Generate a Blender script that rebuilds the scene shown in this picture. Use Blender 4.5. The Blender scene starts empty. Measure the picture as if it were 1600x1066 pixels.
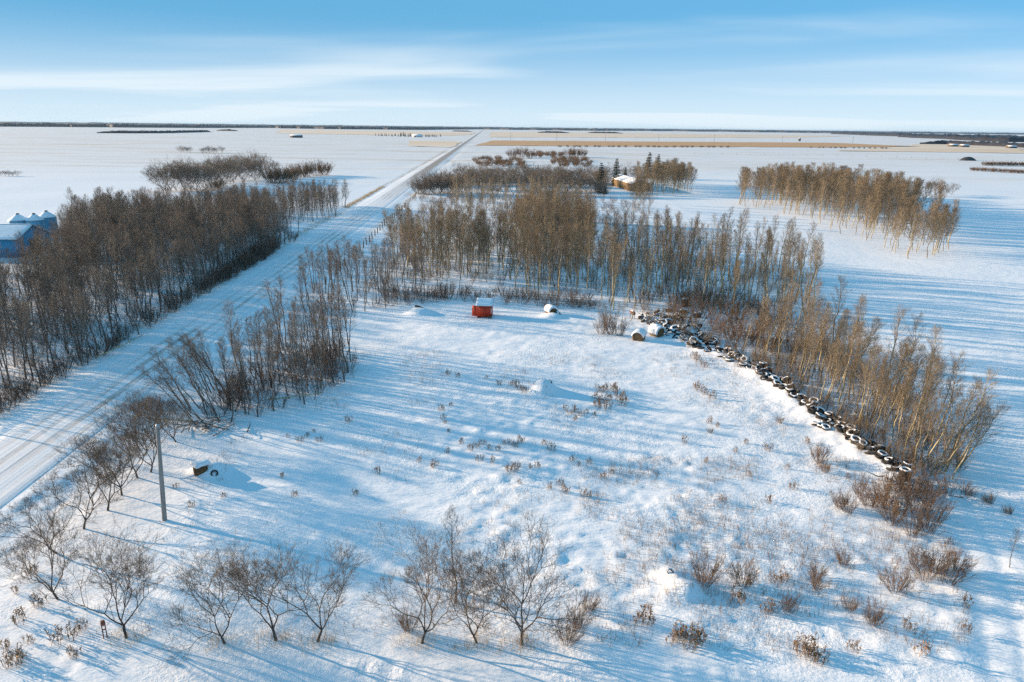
import bpy, math, random
import numpy as np
from mathutils import Vector, Matrix, Euler

R = math.radians
scene = bpy.context.scene
C = scene.collection

# ------------------------------------------------------------------ camera
CAM_H, FOC = 28.0, 1109.0                       # metres, pixels of a 1600 wide frame
PITCH = math.atan(334 / 1109.0)
ROLL = math.atan(18 / 1600.0)
_f = np.array([0, math.cos(PITCH), -math.sin(PITCH)])
_r0 = np.array([1.0, 0, 0]); _u0 = np.cross(_r0, _f)
_r = _r0 * math.cos(ROLL) + _u0 * math.sin(ROLL)
_u = _u0 * math.cos(ROLL) - _r0 * math.sin(ROLL)
cam_d = bpy.data.cameras.new('camera')
cam_d.sensor_width = 36.0; cam_d.lens = 36.0 * FOC / 1600.0
cam_d.clip_start = 0.5; cam_d.clip_end = 90000
cam = bpy.data.objects.new('camera', cam_d); C.objects.link(cam)
cam.matrix_world = Matrix(((_r[0], _u[0], -_f[0], 0), (_r[1], _u[1], -_f[1], 0), (_r[2], _u[2], -_f[2], CAM_H), (0, 0, 0, 1)))
scene.camera = cam

# ------------------------------------------------------------------ sky, sun, exposure
SUN_EL = R(12.5)
SUN_AZ = math.atan2(0.935, 0.355)               # from +Y towards -X
sun_dir = Vector((-math.sin(SUN_AZ) * math.cos(SUN_EL), math.cos(SUN_AZ) * math.cos(SUN_EL), math.sin(SUN_EL)))
world = bpy.data.worlds.new('World'); scene.world = world; world.use_nodes = True
wn, wl = world.node_tree.nodes, world.node_tree.links
wn.clear()
w_out = wn.new('ShaderNodeOutputWorld'); w_bg = wn.new('ShaderNodeBackground')
w_sky = wn.new('ShaderNodeTexSky'); w_sky.sky_type = 'NISHITA'; w_sky.sun_disc = False
w_sky.sun_elevation = SUN_EL; w_sky.sun_rotation = SUN_AZ
w_sky.air_density = 1.0; w_sky.dust_density = 0.15; w_sky.ozone_density = 3.0
w_tc = wn.new('ShaderNodeTexCoord')
w_sep = wn.new('ShaderNodeSeparateXYZ'); wl.new(w_tc.outputs['Generated'], w_sep.inputs[0])
# cold clear air: the blue of the upper sky comes far down
w_z = wn.new('ShaderNodeMath'); w_z.operation = 'MULTIPLY_ADD'; w_z.inputs[1].default_value = 2.2; w_z.inputs[2].default_value = 0.05
wl.new(w_sep.outputs['Z'], w_z.inputs[0])
w_cmb = wn.new('ShaderNodeCombineXYZ')
wl.new(w_sep.outputs['X'], w_cmb.inputs[0]); wl.new(w_sep.outputs['Y'], w_cmb.inputs[1]); wl.new(w_z.outputs[0], w_cmb.inputs[2])
w_nrm = wn.new('ShaderNodeVectorMath'); w_nrm.operation = 'NORMALIZE'; wl.new(w_cmb.outputs[0], w_nrm.inputs[0])
wl.new(w_nrm.outputs[0], w_sky.inputs['Vector'])
w_hs = wn.new('ShaderNodeHueSaturation'); w_hs.inputs['Saturation'].default_value = 1.15
wl.new(w_sky.outputs[0], w_hs.inputs['Color'])
# even blue of the cold air over the whole dome
w_air = wn.new('ShaderNodeMix'); w_air.data_type = 'RGBA'; w_air.inputs['Factor'].default_value = 0.72
w_air.inputs['B'].default_value = (0.92, 2.95, 4.75, 1); wl.new(w_hs.outputs[0], w_air.inputs['A'])
# thin streaked cirrus, laid out on a flat cloud deck
w_dz = wn.new('ShaderNodeMath'); w_dz.operation = 'ADD'; w_dz.inputs[1].default_value = 0.06; wl.new(w_sep.outputs['Z'], w_dz.inputs[0])
w_mx = wn.new('ShaderNodeMath'); w_mx.operation = 'MAXIMUM'; w_mx.inputs[1].default_value = 0.03; wl.new(w_dz.outputs[0], w_mx.inputs[0])
w_px = wn.new('ShaderNodeMath'); w_px.operation = 'DIVIDE'; wl.new(w_sep.outputs['X'], w_px.inputs[0]); wl.new(w_mx.outputs[0], w_px.inputs[1])
w_py = wn.new('ShaderNodeMath'); w_py.operation = 'DIVIDE'; wl.new(w_sep.outputs['Y'], w_py.inputs[0]); wl.new(w_mx.outputs[0], w_py.inputs[1])
w_pl = wn.new('ShaderNodeCombineXYZ'); wl.new(w_px.outputs[0], w_pl.inputs[0]); wl.new(w_py.outputs[0], w_pl.inputs[1])
w_map = wn.new('ShaderNodeMapping'); w_map.inputs['Scale'].default_value = (0.17, 0.30, 1); w_map.inputs['Rotation'].default_value = (0, 0, R(-17))
w_map.inputs['Location'].default_value = (5.3, 2.9, 0)
wl.new(w_pl.outputs[0], w_map.inputs[0])
w_no = wn.new('ShaderNodeTexNoise'); w_no.inputs['Scale'].default_value = 1.0; w_no.inputs['Detail'].default_value = 5; w_no.inputs['Roughness'].default_value = 0.46
w_no.inputs['Distortion'].default_value = 0.5
wl.new(w_map.outputs[0], w_no.inputs['Vector'])
w_cr = wn.new('ShaderNodeMapRange'); w_cr.interpolation_type = 'SMOOTHSTEP'
w_cr.inputs['From Min'].default_value = 0.48; w_cr.inputs['From Max'].default_value = 0.72; w_cr.inputs['To Max'].default_value = 0.5
wl.new(w_no.outputs['Fac'], w_cr.inputs[0])
# the deck thickens with the slant of the view
w_lo = wn.new('ShaderNodeMapRange'); w_lo.interpolation_type = 'SMOOTHSTEP'
w_lo.inputs['From Min'].default_value = -0.01; w_lo.inputs['From Max'].default_value = 0.14
w_lo.inputs['To Min'].default_value = 0.86; w_lo.inputs['To Max'].default_value = 0.0
wl.new(w_sep.outputs['Z'], w_lo.inputs[0])
w_ad = wn.new('ShaderNodeMath'); w_ad.operation = 'ADD'; w_ad.use_clamp = True
wl.new(w_cr.outputs[0], w_ad.inputs[0]); wl.new(w_lo.outputs[0], w_ad.inputs[1])
w_mul = wn.new('ShaderNodeMath'); w_mul.operation = 'MULTIPLY'; w_mul.inputs[1].default_value = 0.9; wl.new(w_ad.outputs[0], w_mul.inputs[0])
w_mix = wn.new('ShaderNodeMix'); w_mix.data_type = 'RGBA'
w_mix.inputs['B'].default_value = (4.7, 5.3, 5.7, 1)
wl.new(w_mul.outputs[0], w_mix.inputs['Factor']); wl.new(w_air.outputs['Result'], w_mix.inputs['A'])
wl.new(w_mix.outputs['Result'], w_bg.inputs['Color'])
w_bg.inputs['Strength'].default_value = 0.083
wl.new(w_bg.outputs[0], w_out.inputs['Surface'])

sun_l = bpy.data.lights.new('sun', 'SUN'); sun_l.energy = 4.5; sun_l.angle = R(0.9); sun_l.color = (1.0, 0.74, 0.49)
sun_o = bpy.data.objects.new('sun', sun_l); C.objects.link(sun_o); sun_o.location = (-60, 40, 60)
sun_o.rotation_euler = sun_dir.to_track_quat('Z', 'Y').to_euler()
scene.view_settings.view_transform = 'Standard'; scene.view_settings.look = 'None'
scene.view_settings.exposure = 1.10; scene.view_settings.gamma = 1.0
scene.view_settings.use_curve_mapping = False
scene.cycles.max_bounces = 5; scene.cycles.diffuse_bounces = 3; scene.cycles.volume_bounces = 0
scene.cycles.use_denoising = False; scene.cycles.sample_clamp_indirect = 3.0
scene.cycles.caustics_reflective = False; scene.cycles.caustics_refractive = False

# ------------------------------------------------------------------ pixels to ground, noise, terrain height
def P(a, b, z=0.0):
    d = _f * FOC + _r * (a - 800) - _u * (b - 533)
    t = (z - CAM_H) / d[2]
    return float(d[0] * t), float(d[1] * t)

def _hash(ix, iy, s):
    n = (ix.astype(np.int64) * 374761393 + iy.astype(np.int64) * 668265263 + s * 1274126177) & 0x7fffffff
    n = ((n ^ (n >> 13)) * 1274126177) & 0x7fffffff
    return ((n ^ (n >> 16)) & 0xffff) / 65535.0
def vnoise(x, y, s=0):
    x = np.asarray(x, float); y = np.asarray(y, float)
    ix = np.floor(x); iy = np.floor(y); fx = x - ix; fy = y - iy
    fx = fx * fx * (3 - 2 * fx); fy = fy * fy * (3 - 2 * fy)
    a = _hash(ix, iy, s); b = _hash(ix + 1, iy, s); c = _hash(ix, iy + 1, s); d = _hash(ix + 1, iy + 1, s)
    return (a * (1 - fx) + b * fx) * (1 - fy) + (c * (1 - fx) + d * fx) * fy - 0.5
def fbm(x, y, o=4, s=0):
    t = 0.0; a = 1.0
    for i in range(o):
        t = t + a * vnoise(x * 2 ** i + 17.3 * i, y * 2 ** i - 9.1 * i, s + i); a *= 0.5
    return t
def sstep(a, b, x):
    t = np.clip((x - a) / (b - a), 0, 1); return t * t * (3 - 2 * t)

ROAD_X0, ROAD_K = -40.8, -0.036
def road_x(y): return ROAD_X0 + ROAD_K * y
MOUNDS = [P(851, 612) + (1.6, 1.1), P(327, 737) + (1.5, .7), P(655, 489) + (2.2, 0.75), P(862, 497) + (1.8, .5), P(1068, 925) + (1.3, 0.5), P(1046, 905) + (1.0, 0.35)]
TYRE_LINE = [P(1010, 492), P(1050, 518), P(1100, 543), P(1180, 580), P(1250, 635), P(1330, 690), P(1412, 746)]
TRAIL = [P(1490, 775), P(1535, 860), P(1560, 960), P(1575, 1066)]
def seg_dist(x, y, line):
    best = np.full(np.shape(x), 1e9)
    for (ax, ay), (bx, by) in zip(line[:-1], line[1:]):
        dx, dy = bx - ax, by - ay
        t = np.clip(((x - ax) * dx + (y - ay) * dy) / (dx * dx + dy * dy), 0, 1)
        best = np.minimum(best, np.hypot(x - ax - t * dx, y - ay - t * dy))
    return best
def height(x, y):
    x = np.asarray(x, float); y = np.asarray(y, float)
    near = 1 - sstep(140, 420, np.hypot(x, y))
    h = 0.5 * fbm(x / 26, y / 26, 3, 1)
    s = np.abs(x - road_x(y))
    trail = seg_dist(x, y, TRAIL)
    lane = sstep(33.0, 31.8, y + 0.4 * fbm(x / 5, y / 5, 2, 8))
    smooth = np.minimum(sstep(1.4, 2.6, trail), 1 - lane)
    left_calm = sstep(-26, 4, x + 8 * fbm(x / 15, y / 15, 2, 5))          # wind-packed to the west, tussocky to the east
    calm2 = 1 - 0.75 * sstep(66, 80, y)
    lump = np.clip(fbm(x / 0.8, y / 0.8, 3, 3) + 0.10, -0.2, 1) * (0.035 + 0.125 * left_calm * calm2)
    patch = 0.35 + 1.0 * sstep(-0.2, 0.35, fbm(x / 7, y / 7, 3, 9))
    h = h + near * smooth * lump * patch * sstep(9, 12, s)
    h = h + near * smooth * 0.10 * fbm(x / 3.4, y / 2.2, 3, 4)
    # wind ripples (sastrugi)
    h = h + near * 0.05 * fbm((x * 0.93 - y * 0.37) / 4.5, (x * 0.37 + y * 0.93) / 0.9, 3, 12)
    for mx, my, mr, mh in MOUNDS:
        d2 = ((x - mx) ** 2 + ((y - my) * 1.15) ** 2) / (mr * mr)
        h = h + mh * np.exp(-(d2 * 1.35) ** 1.7) * (1 + 0.35 * fbm(x / 0.9, y / 0.9, 2, 6)) + .25 * mh * np.exp(-d2 * .35)
    td = seg_dist(x, y, TYRE_LINE)
    h = h + (0.42 + .35 * fbm(x / 2.5, y / 2.5, 2, 17)) * np.exp(-(td / 1.7) ** 2)
    # ruts of the trail
    h = h - 0.07 * np.exp(-((trail - 0.85) / 0.28) ** 2) * near + 0.05 * np.exp(-((trail - 1.9) / 0.5) ** 2) * near
    # small drift ridges along the lane
    h = h + near * lane * 0.05 * np.sin(x * 5.2 + 3 * fbm(x, y, 2, 21)) * sstep(0.05, .35, fbm(x / 3, y / 1.5, 2, 22))
    # road bed and ditches, snow banks
    bed = np.where(s < 4.6, 0.14, 0.14 - 0.26 * sstep(4.6, 8.6, s)) + 0.0
    bed = np.where(s > 8.6, -0.12 + 0.12 * sstep(8.7, 11.5, s), bed)
    keep = sstep(4.0, 9.5, s)
    h = h * keep + bed + 0.14 * fbm(x / 1.3, y / 2.2, 3, 14) * sstep(4.3, 5.2, s) * sstep(12, 8, s) * near
    return h

# ------------------------------------------------------------------ materials
def new_mat(name):
    m = bpy.data.materials.new(name); m.use_nodes = True
    n = m.node_tree.nodes; l = m.node_tree.links
    return m, n, l, n['Principled BSDF']
def N(n, t, **kw):
    o = n.new(t)
    for k, v in kw.items():
        if k in o.inputs: o.inputs[k].default_value = v
        else: setattr(o, k, v)
    return o
def noise(n, l, vec, scale, detail=4, rough=0.55, stretch=None):
    if stretch:
        mp = n.new('ShaderNodeMapping'); mp.inputs['Scale'].default_value = stretch; l.new(vec, mp.inputs[0]); vec = mp.outputs[0]
    t = n.new('ShaderNodeTexNoise'); t.inputs['Scale'].default_value = scale; t.inputs['Detail'].default_value = detail; t.inputs['Roughness'].default_value = rough
    l.new(vec, t.inputs['Vector']); return t.outputs['Fac']
def ramp(n, l, fac, a, b, lo=0.0, hi=1.0):
    m = n.new('ShaderNodeMapRange'); m.interpolation_type = 'SMOOTHSTEP'
    m.inputs['From Min'].default_value = a; m.inputs['From Max'].default_value = b
    m.inputs['To Min'].default_value = lo; m.inputs['To Max'].default_value = hi
    l.new(fac, m.inputs[0]); return m.outputs[0]
def mixc(n, l, fac, a, b):
    m = n.new('ShaderNodeMix'); m.data_type = 'RGBA'
    for key, v in (('A', a), ('B', b)):
        if isinstance(v, tuple): m.inputs[key].default_value = (*v, 1)
        else: l.new(v, m.inputs[key])
    if isinstance(fac, float): m.inputs['Factor'].default_value = fac
    else: l.new(fac, m.inputs['Factor'])
    return m.outputs['Result']
def math_n(n, l, op, a, b):
    m = n.new('ShaderNodeMath'); m.operation = op
    for i, v in enumerate((a, b)):
        if isinstance(v, (int, float)): m.inputs[i].default_value = v
        else: l.new(v, m.inputs[i])
    return m.outputs[0]
def bump(n, l, bs, h, strength, dist):
    b = n.new('ShaderNodeBump'); b.inputs['Strength'].default_value = strength; b.inputs['Distance'].default_value = dist
    l.new(h, b.inputs['Height']); l.new(b.outputs[0], bs.inputs['Normal'])

SNOW = (0.83, 0.84, 0.865)
def snow_material():
    m, n, l, b = new_mat('snow')
    g = n.new('ShaderNodeNewGeometry'); pos = g.outputs['Position']
    sep = n.new('ShaderNodeSeparateXYZ'); l.new(pos, sep.inputs[0])
    big = noise(n, l, pos, 0.012, 3, 0.6, (0.5, 1.6, 1))
    far = ramp(n, l, sep.outputs['Y'], 240, 700)
    # straw tips of stubble through thin snow on the open fields
    rows = noise(n, l, pos, 0.025, 8, 0.8, (0.16, 1.0, 1))
    thin = math_n(n, l, 'MULTIPLY', ramp(n, l, rows, 0.46, 0.66), far)
    thin = math_n(n, l, 'MULTIPLY', thin, ramp(n, l, big, 0.35, 0.62, 0.25, 0.8))
    thin = math_n(n, l, 'ADD', thin, math_n(n, l, 'MULTIPLY', far, 0.24))
    col = mixc(n, l, thin, SNOW, (0.62, 0.47, 0.33))
    # specks of straw and grass litter near by
    sp = noise(n, l, pos, 2.6, 6, 0.75)
    zone = noise(n, l, pos, 0.16, 4, 0.6)
    speck = math_n(n, l, 'MULTIPLY', ramp(n, l, sp, 0.665, 0.74), ramp(n, l, zone, 0.46, 0.66, 0.0, 0.55))
    col = mixc(n, l, speck, col, (0.30, 0.21, 0.13))
    l.new(col, b.inputs['Base Color']); b.inputs['Roughness'].default_value = 0.62
    b.inputs['Specular IOR Level'].default_value = 0.25
    fine = noise(n, l, pos, 3.2, 6, 0.62)
    mid = noise(n, l, pos, 0.55, 4, 0.6, (0.7, 1.5, 1))
    crust = ramp(n, l, noise(n, l, pos, 0.09, 3, 0.6), 0.40, 0.62, 0.012, 0.12)
    hh = math_n(n, l, 'ADD', math_n(n, l, 'MULTIPLY', fine, crust), math_n(n, l, 'MULTIPLY', mid, 0.20))
    hh = math_n(n, l, 'MULTIPLY', hh, ramp(n, l, sep.outputs['Y'], 110, 330, 1.0, 0.25))
    bump(n, l, b, hh, 0.75, 1.0)
    return m
M = {}
M['snow'] = snow_material()
def simple_snow():
    m, n, l, b = new_mat('clean_snow')
    g = n.new('ShaderNodeNewGeometry')
    b.inputs['Base Color'].default_value = (*SNOW, 1); b.inputs['Roughness'].default_value = 0.6; b.inputs['Specular IOR Level'].default_value = 0.25
    bump(n, l, b, noise(n, l, g.outputs['Position'], 5, 5, 0.6), 0.6, 0.06)
    return m
M['clean_snow'] = simple_snow()
def plain(name, c1, c2=None, scale=3.0, rough=0.8, stretch=None, bmp=0.0, rnd=0.25, metal=0.0, obj=True):
    """two-tone procedural colour, brightness varying from object to object"""
    m, n, l, b = new_mat(name)
    tc = n.new('ShaderNodeTexCoord'); v = tc.outputs['Object']
    f = noise(n, l, v, scale, 5, 0.6, stretch)
    c2 = c2 or tuple(x * 0.6 for x in c1)
    col = mixc(n, l, ramp(n, l, f, 0.35, 0.65), c1, c2)
    if rnd:
        oi = n.new('ShaderNodeObjectInfo'); hs = n.new('ShaderNodeHueSaturation')
        l.new(ramp(n, l, oi.outputs['Random'], 0, 1, 1 - rnd, 1 + rnd), hs.inputs['Value']); l.new(col, hs.inputs['Color']); col = hs.outputs[0]
    l.new(col, b.inputs['Base Color']); b.inputs['Roughness'].default_value = rough; b.inputs['Metallic'].default_value = metal
    b.inputs['Specular IOR Level'].default_value = 0.3
    if bmp: bump(n, l, b, f, bmp, 0.05)
    M[name] = m
    return m
plain('aspen_bark', (0.43, 0.36, 0.22), (0.24, 0.195, 0.12), 6, rnd=.38, stretch=(1, 1, .5))
plain('aspen_twig', (0.285, 0.215, 0.135), (0.185, 0.14, 0.092), 1.2, rnd=.38)
plain('dark_bark', (0.19, 0.165, 0.14), (0.105, 0.09, 0.078), 5)
plain('dark_twig', (0.23, 0.18, 0.135), (0.15, 0.115, 0.09), 1.2)
plain('maple_bark', (0.105, 0.085, 0.072), (0.055, 0.045, 0.04), 7)
plain('maple_twig', (0.21, 0.15, 0.105), (0.13, 0.095, 0.07), 1.5)
plain('willow_twig', (0.21, 0.125, 0.065), (0.14, 0.085, 0.05), 1.2)
plain('brush_twig', (0.16, 0.11, 0.08), (0.10, 0.072, 0.055), 0.6)
plain('weed', (0.30, 0.19, 0.105), (0.19, 0.115, 0.065), 3)
plain('straw_grass', (0.50, 0.37, 0.20), (0.33, 0.23, 0.12), 2)
plain('needles', (0.035, 0.055, 0.035), (0.02, 0.032, 0.024), 2)
plain('rubber', (0.028, 0.027, 0.028), (0.05, 0.047, 0.045), 4, rough=0.85)
plain('red_paint', (0.70, 0.068, 0.025), (0.58, 0.05, 0.02), 2.5, rough=0.55, stretch=(1, 1, .25), rnd=0.08)
plain('white_paint', (0.72, 0.72, 0.70), (0.55, 0.55, 0.53), 4, rough=0.5, rnd=0)
plain('blue_steel', (0.10, 0.36, 0.54), (0.08, 0.28, 0.44), 1.5, rough=0.45, rnd=0.06, metal=0.15)
plain('galvanised', (0.42, 0.44, 0.46), (0.30, 0.31, 0.33), 2, rough=0.4, rnd=0.05, metal=0.6)
plain('grey_wood', (0.30, 0.28, 0.26), (0.19, 0.175, 0.16), 3, stretch=(4, 4, .25), bmp=.4, rnd=.1)
plain('old_wood', (0.20, 0.155, 0.11), (0.12, 0.09, 0.065), 3, stretch=(3, 3, .4))
plain('board_wood', (0.40, 0.26, 0.12), (0.25, 0.16, 0.075), 2, stretch=(3, 3, .3))
plain('hay', (0.21, 0.12, 0.05), (0.11, 0.065, 0.032), 9, bmp=.8, stretch=(1, 1, 3))
plain('soil', (0.20, 0.14, 0.09), (0.11, 0.08, 0.055), 5, bmp=.6)
plain('rust', (0.27, 0.10, 0.055), (0.16, 0.06, 0.04), 6)
plain('dark_steel', (0.05, 0.052, 0.06), (0.09, 0.08, 0.075), 3, rough=.6)
plain('far_wood', (0.022, 0.024, 0.034), (0.013, 0.015, 0.024), 0.012, rnd=.1, stretch=(1, 1, .1))  # bluish base: some of the distance haze is put into the colour

# ------------------------------------------------------------------ mesh helpers
def mesh_np(name, V, F, mats=(), mat_idx=None, smooth=True):
    """V (n,3); F list of arrays (m,k) with k = 3 or 4"""
    me = bpy.data.meshes.new(name)
    V = np.asarray(V, np.float32).reshape(-1, 3)
    Fs = [np.asarray(f, np.int32) for f in F if len(f)]
    me.vertices.add(len(V)); me.vertices.foreach_set('co', V.ravel())
    loops = np.concatenate([f.ravel() for f in Fs]); tot = np.concatenate([np.full(len(f), f.shape[1], np.int32) for f in Fs])
    me.loops.add(len(loops)); me.loops.foreach_set('vertex_index', loops)
    me.polygons.add(len(tot)); st = np.concatenate([[0], np.cumsum(tot)[:-1]]).astype(np.int32)
    me.polygons.foreach_set('loop_start', st)
    if smooth: me.polygons.foreach_set('use_smooth', np.ones(len(tot), bool))
    if mat_idx is not None: me.polygons.foreach_set('material_index', np.asarray(mat_idx, np.int32))
    for m in mats: me.materials.append(M[m])
    me.update(calc_edges=True); me.validate()
    return me
class MB:
    """collects boxes, tubes and lathes for one mesh"""
    def __init__(s): s.v = []; s.q = []; s.t = []; s.n = 0; s.b = {}
    def add(s, v, q=(), t=()):
        s.v.append(np.asarray(v, float).reshape(-1, 3))
        if len(q): s.q.append(np.asarray(q, int) + s.n)
        if len(t): s.t.append(np.asarray(t, int) + s.n)
        s.n += len(s.v[-1])
    def box(s, c, d, rz=0.0):
        x, y, z = [a / 2 for a in d]
        v = np.array([(i, j, k) for k in (-z, z) for j in (-y, y) for i in (-x, x)], float)
        ca, sa = math.cos(rz), math.sin(rz)
        v = np.stack([v[:, 0] * ca - v[:, 1] * sa, v[:, 0] * sa + v[:, 1] * ca, v[:, 2]], 1) + np.array(c)
        s.add(v, [(0, 2, 3, 1), (4, 5, 7, 6), (0, 1, 5, 4), (2, 6, 7, 3), (0, 4, 6, 2), (1, 3, 7, 5)]); return s
    def tube(s, pts, rad, k=4, cap=False):
        pts = np.asarray(pts, float); n = len(pts)
        if cap:
            V, q = MB.rings(pts[None], np.asarray(rad, float)[None], k)
            s.add(V, q)
            s.add(np.vstack([V[:k], pts[0], V[-k:], pts[-1]]), t=[(m, k, (m + 1) % k) for m in range(k)] + [(k + 1 + m, k + 1 + (m + 1) % k, 2 * k + 1) for m in range(k)])
        else:
            s.b.setdefault((n, k), []).append((pts, rad))
        return s
    @staticmethod
    def rings(P_, R_, k):
        m, n = R_.shape
        d = np.empty_like(P_); d[:, 1:-1] = P_[:, 2:] - P_[:, :-2]; d[:, 0] = P_[:, 1] - P_[:, 0]; d[:, -1] = P_[:, -1] - P_[:, -2]
        d /= np.maximum(np.linalg.norm(d, axis=2, keepdims=True), 1e-9)
        a = np.cross(d, np.array([0.31, 0.17, 0.93])); a /= np.maximum(np.linalg.norm(a, axis=2, keepdims=True), 1e-6)
        b = np.cross(d, a); ang = np.arange(k) * 2 * math.pi / k
        v = P_[:, :, None, :] + (a[:, :, None, :] * np.cos(ang)[:, None] + b[:, :, None, :] * np.sin(ang)[:, None]) * R_[:, :, None, None]
        i = np.arange(m)[:, None, None] * n * k + np.arange(n - 1)[None, :, None] * k; j = np.arange(k)[None, None, :]; j2 = (j + 1) % k
        q = np.stack(np.broadcast_arrays(i + j, i + j2, i + k + j2, i + k + j), -1).reshape(-1, 4)
        return v.reshape(-1, 3), q
    def flush(s):
        for (n, k), L in s.b.items():
            V, q = MB.rings(np.array([p for p, _ in L]), np.array([np.asarray(r, float) for _, r in L]), k); s.add(V, q)
        s.b = {}
    def lathe(s, prof, k=16, arc=2 * math.pi, jit=0.0, seed=0):
        rr = np.random.RandomState(seed)
        prof = np.asarray(prof, float); n = len(prof); full = abs(arc - 2 * math.pi) < 1e-6
        m = k if full else k + 1
        ang = np.arange(m) * arc / k
        r = prof[:, 0][:, None] * (1 + jit * (rr.rand(n, m) - .5))
        v = np.stack([r * np.cos(ang)[None], r * np.sin(ang)[None], np.repeat(prof[:, 1][:, None], m, 1)], -1).reshape(-1, 3)
        q = []
        for i in range(n - 1):
            for j in range(m if full else m - 1):
                j2 = (j + 1) % m
                q.append((i * m + j, i * m + j2, (i + 1) * m + j2, (i + 1) * m + j))
        s.add(v, q); return s
    def arrays(s):
        s.flush()
        return np.concatenate(s.v), (np.concatenate(s.q) if s.q else np.zeros((0, 4), int)), (np.concatenate(s.t) if s.t else np.zeros((0, 3), int))
    def mesh(s, name, mat, smooth=False):
        V, Q, T = s.arrays(); return mesh_np(name, V, [Q, T], (mat,), smooth=smooth)
def link(name, data, parent=None, loc=None):
    o = bpy.data.objects.new(name, data); C.objects.link(o)
    if parent: o.parent = parent
    if loc is not None: o.location = loc
    return o
def tag(o, label=None, cat=None, group=None, kind=None):
    if label: o['label'] = label
    if cat: o['category'] = cat
    if group: o['group'] = group
    if kind: o['kind'] = kind
    return o
def empty(name, loc, rz=0.0, tilt=(0, 0)):
    o = link(name, None, None, loc); o.rotation_euler = (tilt[0], tilt[1], rz); o.empty_display_size = 0.3
    return o

# ------------------------------------------------------------------ ground: one sheet to the horizon
def axis(lo, hi, step, far_lo, far_hi, grow):
    mid = list(np.arange(lo, hi + 1e-6, step)); up = [mid[-1]]; st = step
    while up[-1] < far_hi: st *= grow; up.append(up[-1] + st)
    dn = [mid[0]]; st = step
    while dn[-1] > far_lo: st *= grow; dn.append(dn[-1] - st)
    return np.array(dn[:0:-1] + mid + up[1:])
gx = axis(-56, 52, 0.33, -42000, 42000, 1.085)
gy = axis(27, 104, 0.33, -400, 60000, 1.045)
X, Y = np.meshgrid(gx, gy)
Z = height(X, Y)
nx, ny = len(gx), len(gy)
idx = (np.arange(ny - 1)[:, None] * nx + np.arange(nx - 1)[None, :])
quads = np.stack([idx, idx + 1, idx + nx + 1, idx + nx], -1).reshape(-1, 4)
tag(link('ground', mesh_np('ground', np.stack([X, Y, Z], -1).reshape(-1, 3), [quads], ('snow',))), kind='structure')

def gz(x, y):
    """height of the built ground sheet"""
    i = min(max(int(np.searchsorted(gx, x)) - 1, 0), nx - 2); j = min(max(int(np.searchsorted(gy, y)) - 1, 0), ny - 2)
    u = (x - gx[i]) / (gx[i + 1] - gx[i]); v = (y - gy[j]) / (gy[j + 1] - gy[j])
    return float((Z[j, i] * (1 - u) + Z[j, i + 1] * u) * (1 - v) + (Z[j + 1, i] * (1 - u) + Z[j + 1, i + 1] * u) * v)

# road: its own frame, local x across, local y along
def road_material():
    m, n, l, b = new_mat('road_snow')
    tc = n.new('ShaderNodeTexCoord'); v = tc.outputs['Object']
    sep = n.new('ShaderNodeSeparateXYZ'); l.new(v, sep.inputs[0])
    wob = noise(n, l, v, 0.03, 2, 0.5, (0, 1, 0))
    x = math_n(n, l, 'ADD', sep.outputs['X'], math_n(n, l, 'MULTIPLY', math_n(n, l, 'SUBTRACT', wob, 0.5), 1.4))
    tracks = None
    for c, w, s in ((-2.3, .55, .6), (-0.55, .6, .95), (1.15, .55, 1.0), (2.9, .5, .65)):
        wv = noise(n, l, v, 0.02 + .004 * w, 2, 0.5, (0, 1 + c * .13, 0))
        d = math_n(n, l, 'ABSOLUTE', math_n(n, l, 'SUBTRACT', math_n(n, l, 'ADD', x, math_n(n, l, 'MULTIPLY', math_n(n, l, 'SUBTRACT', wv, .5), 1.5)), c), 0)
        t = ramp(n, l, d, w * .35, w, s, 0.0)
        tracks = t if tracks is None else math_n(n, l, 'MAXIMUM', tracks, t)
    streak = noise(n, l, v, 1.0, 6, 0.72, (2.6, 0.07, 1))
    patch = noise(n, l, v, 0.06, 4, 0.6, (1, .35, 1))
    far = ramp(n, l, sep.outputs['Y'], 230, 520)
    worn = math_n(n, l, 'MULTIPLY', tracks, ramp(n, l, streak, 0.34, 0.62))
    worn = math_n(n, l, 'MULTIPLY', worn, ramp(n, l, patch, 0.36, 0.62, 0.15, 1.0))
    worn = math_n(n, l, 'ADD', math_n(n, l, 'MULTIPLY', worn, 0.78), math_n(n, l, 'MULTIPLY', ramp(n, l, streak, 0.52, 0.72), 0.12))
    bare = math_n(n, l, 'MULTIPLY', far, ramp(n, l, math_n(n, l, 'ABSOLUTE', x, 0), 3.9, 2.0, 0.25, 0.85))
    fac = math_n(n, l, 'MAXIMUM', worn, bare)
    l.new(mixc(n, l, fac, (0.80, 0.80, 0.82), (0.29, 0.205, 0.135)), b.inputs['Base Color'])
    b.inputs['Roughness'].default_value = 0.6; b.inputs['Specular IOR Level'].default_value = 0.25
    hh = math_n(n, l, 'SUBTRACT', math_n(n, l, 'MULTIPLY', streak, 0.055), math_n(n, l, 'MULTIPLY', tracks, 0.015))
    bump(n, l, b, hh, 0.8, 1.0)
    M['road'] = m
road_material()
xs = np.array([-4.35, -4.1, -3.2, -2, -1, 0, 1, 2, 3.2, 4.1, 4.35])
zs = np.array([-0.06, 0.03, 0.05, .065, .075, .08, .075, .065, .05, 0.03, -0.06])
ys = np.array(list(np.arange(-80, 300, 2.0)) + list(np.geomspace(300, 9000, 60)))
RX, RY = np.meshgrid(xs, ys)
RZ = np.repeat(zs[None], len(ys), 0) + 0.14 + 0.025 * fbm(RX / 1.1, RY / 5, 2, 31)
k = len(xs); ri = np.arange(len(ys) - 1)[:, None] * k + np.arange(k - 1)[None]
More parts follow.
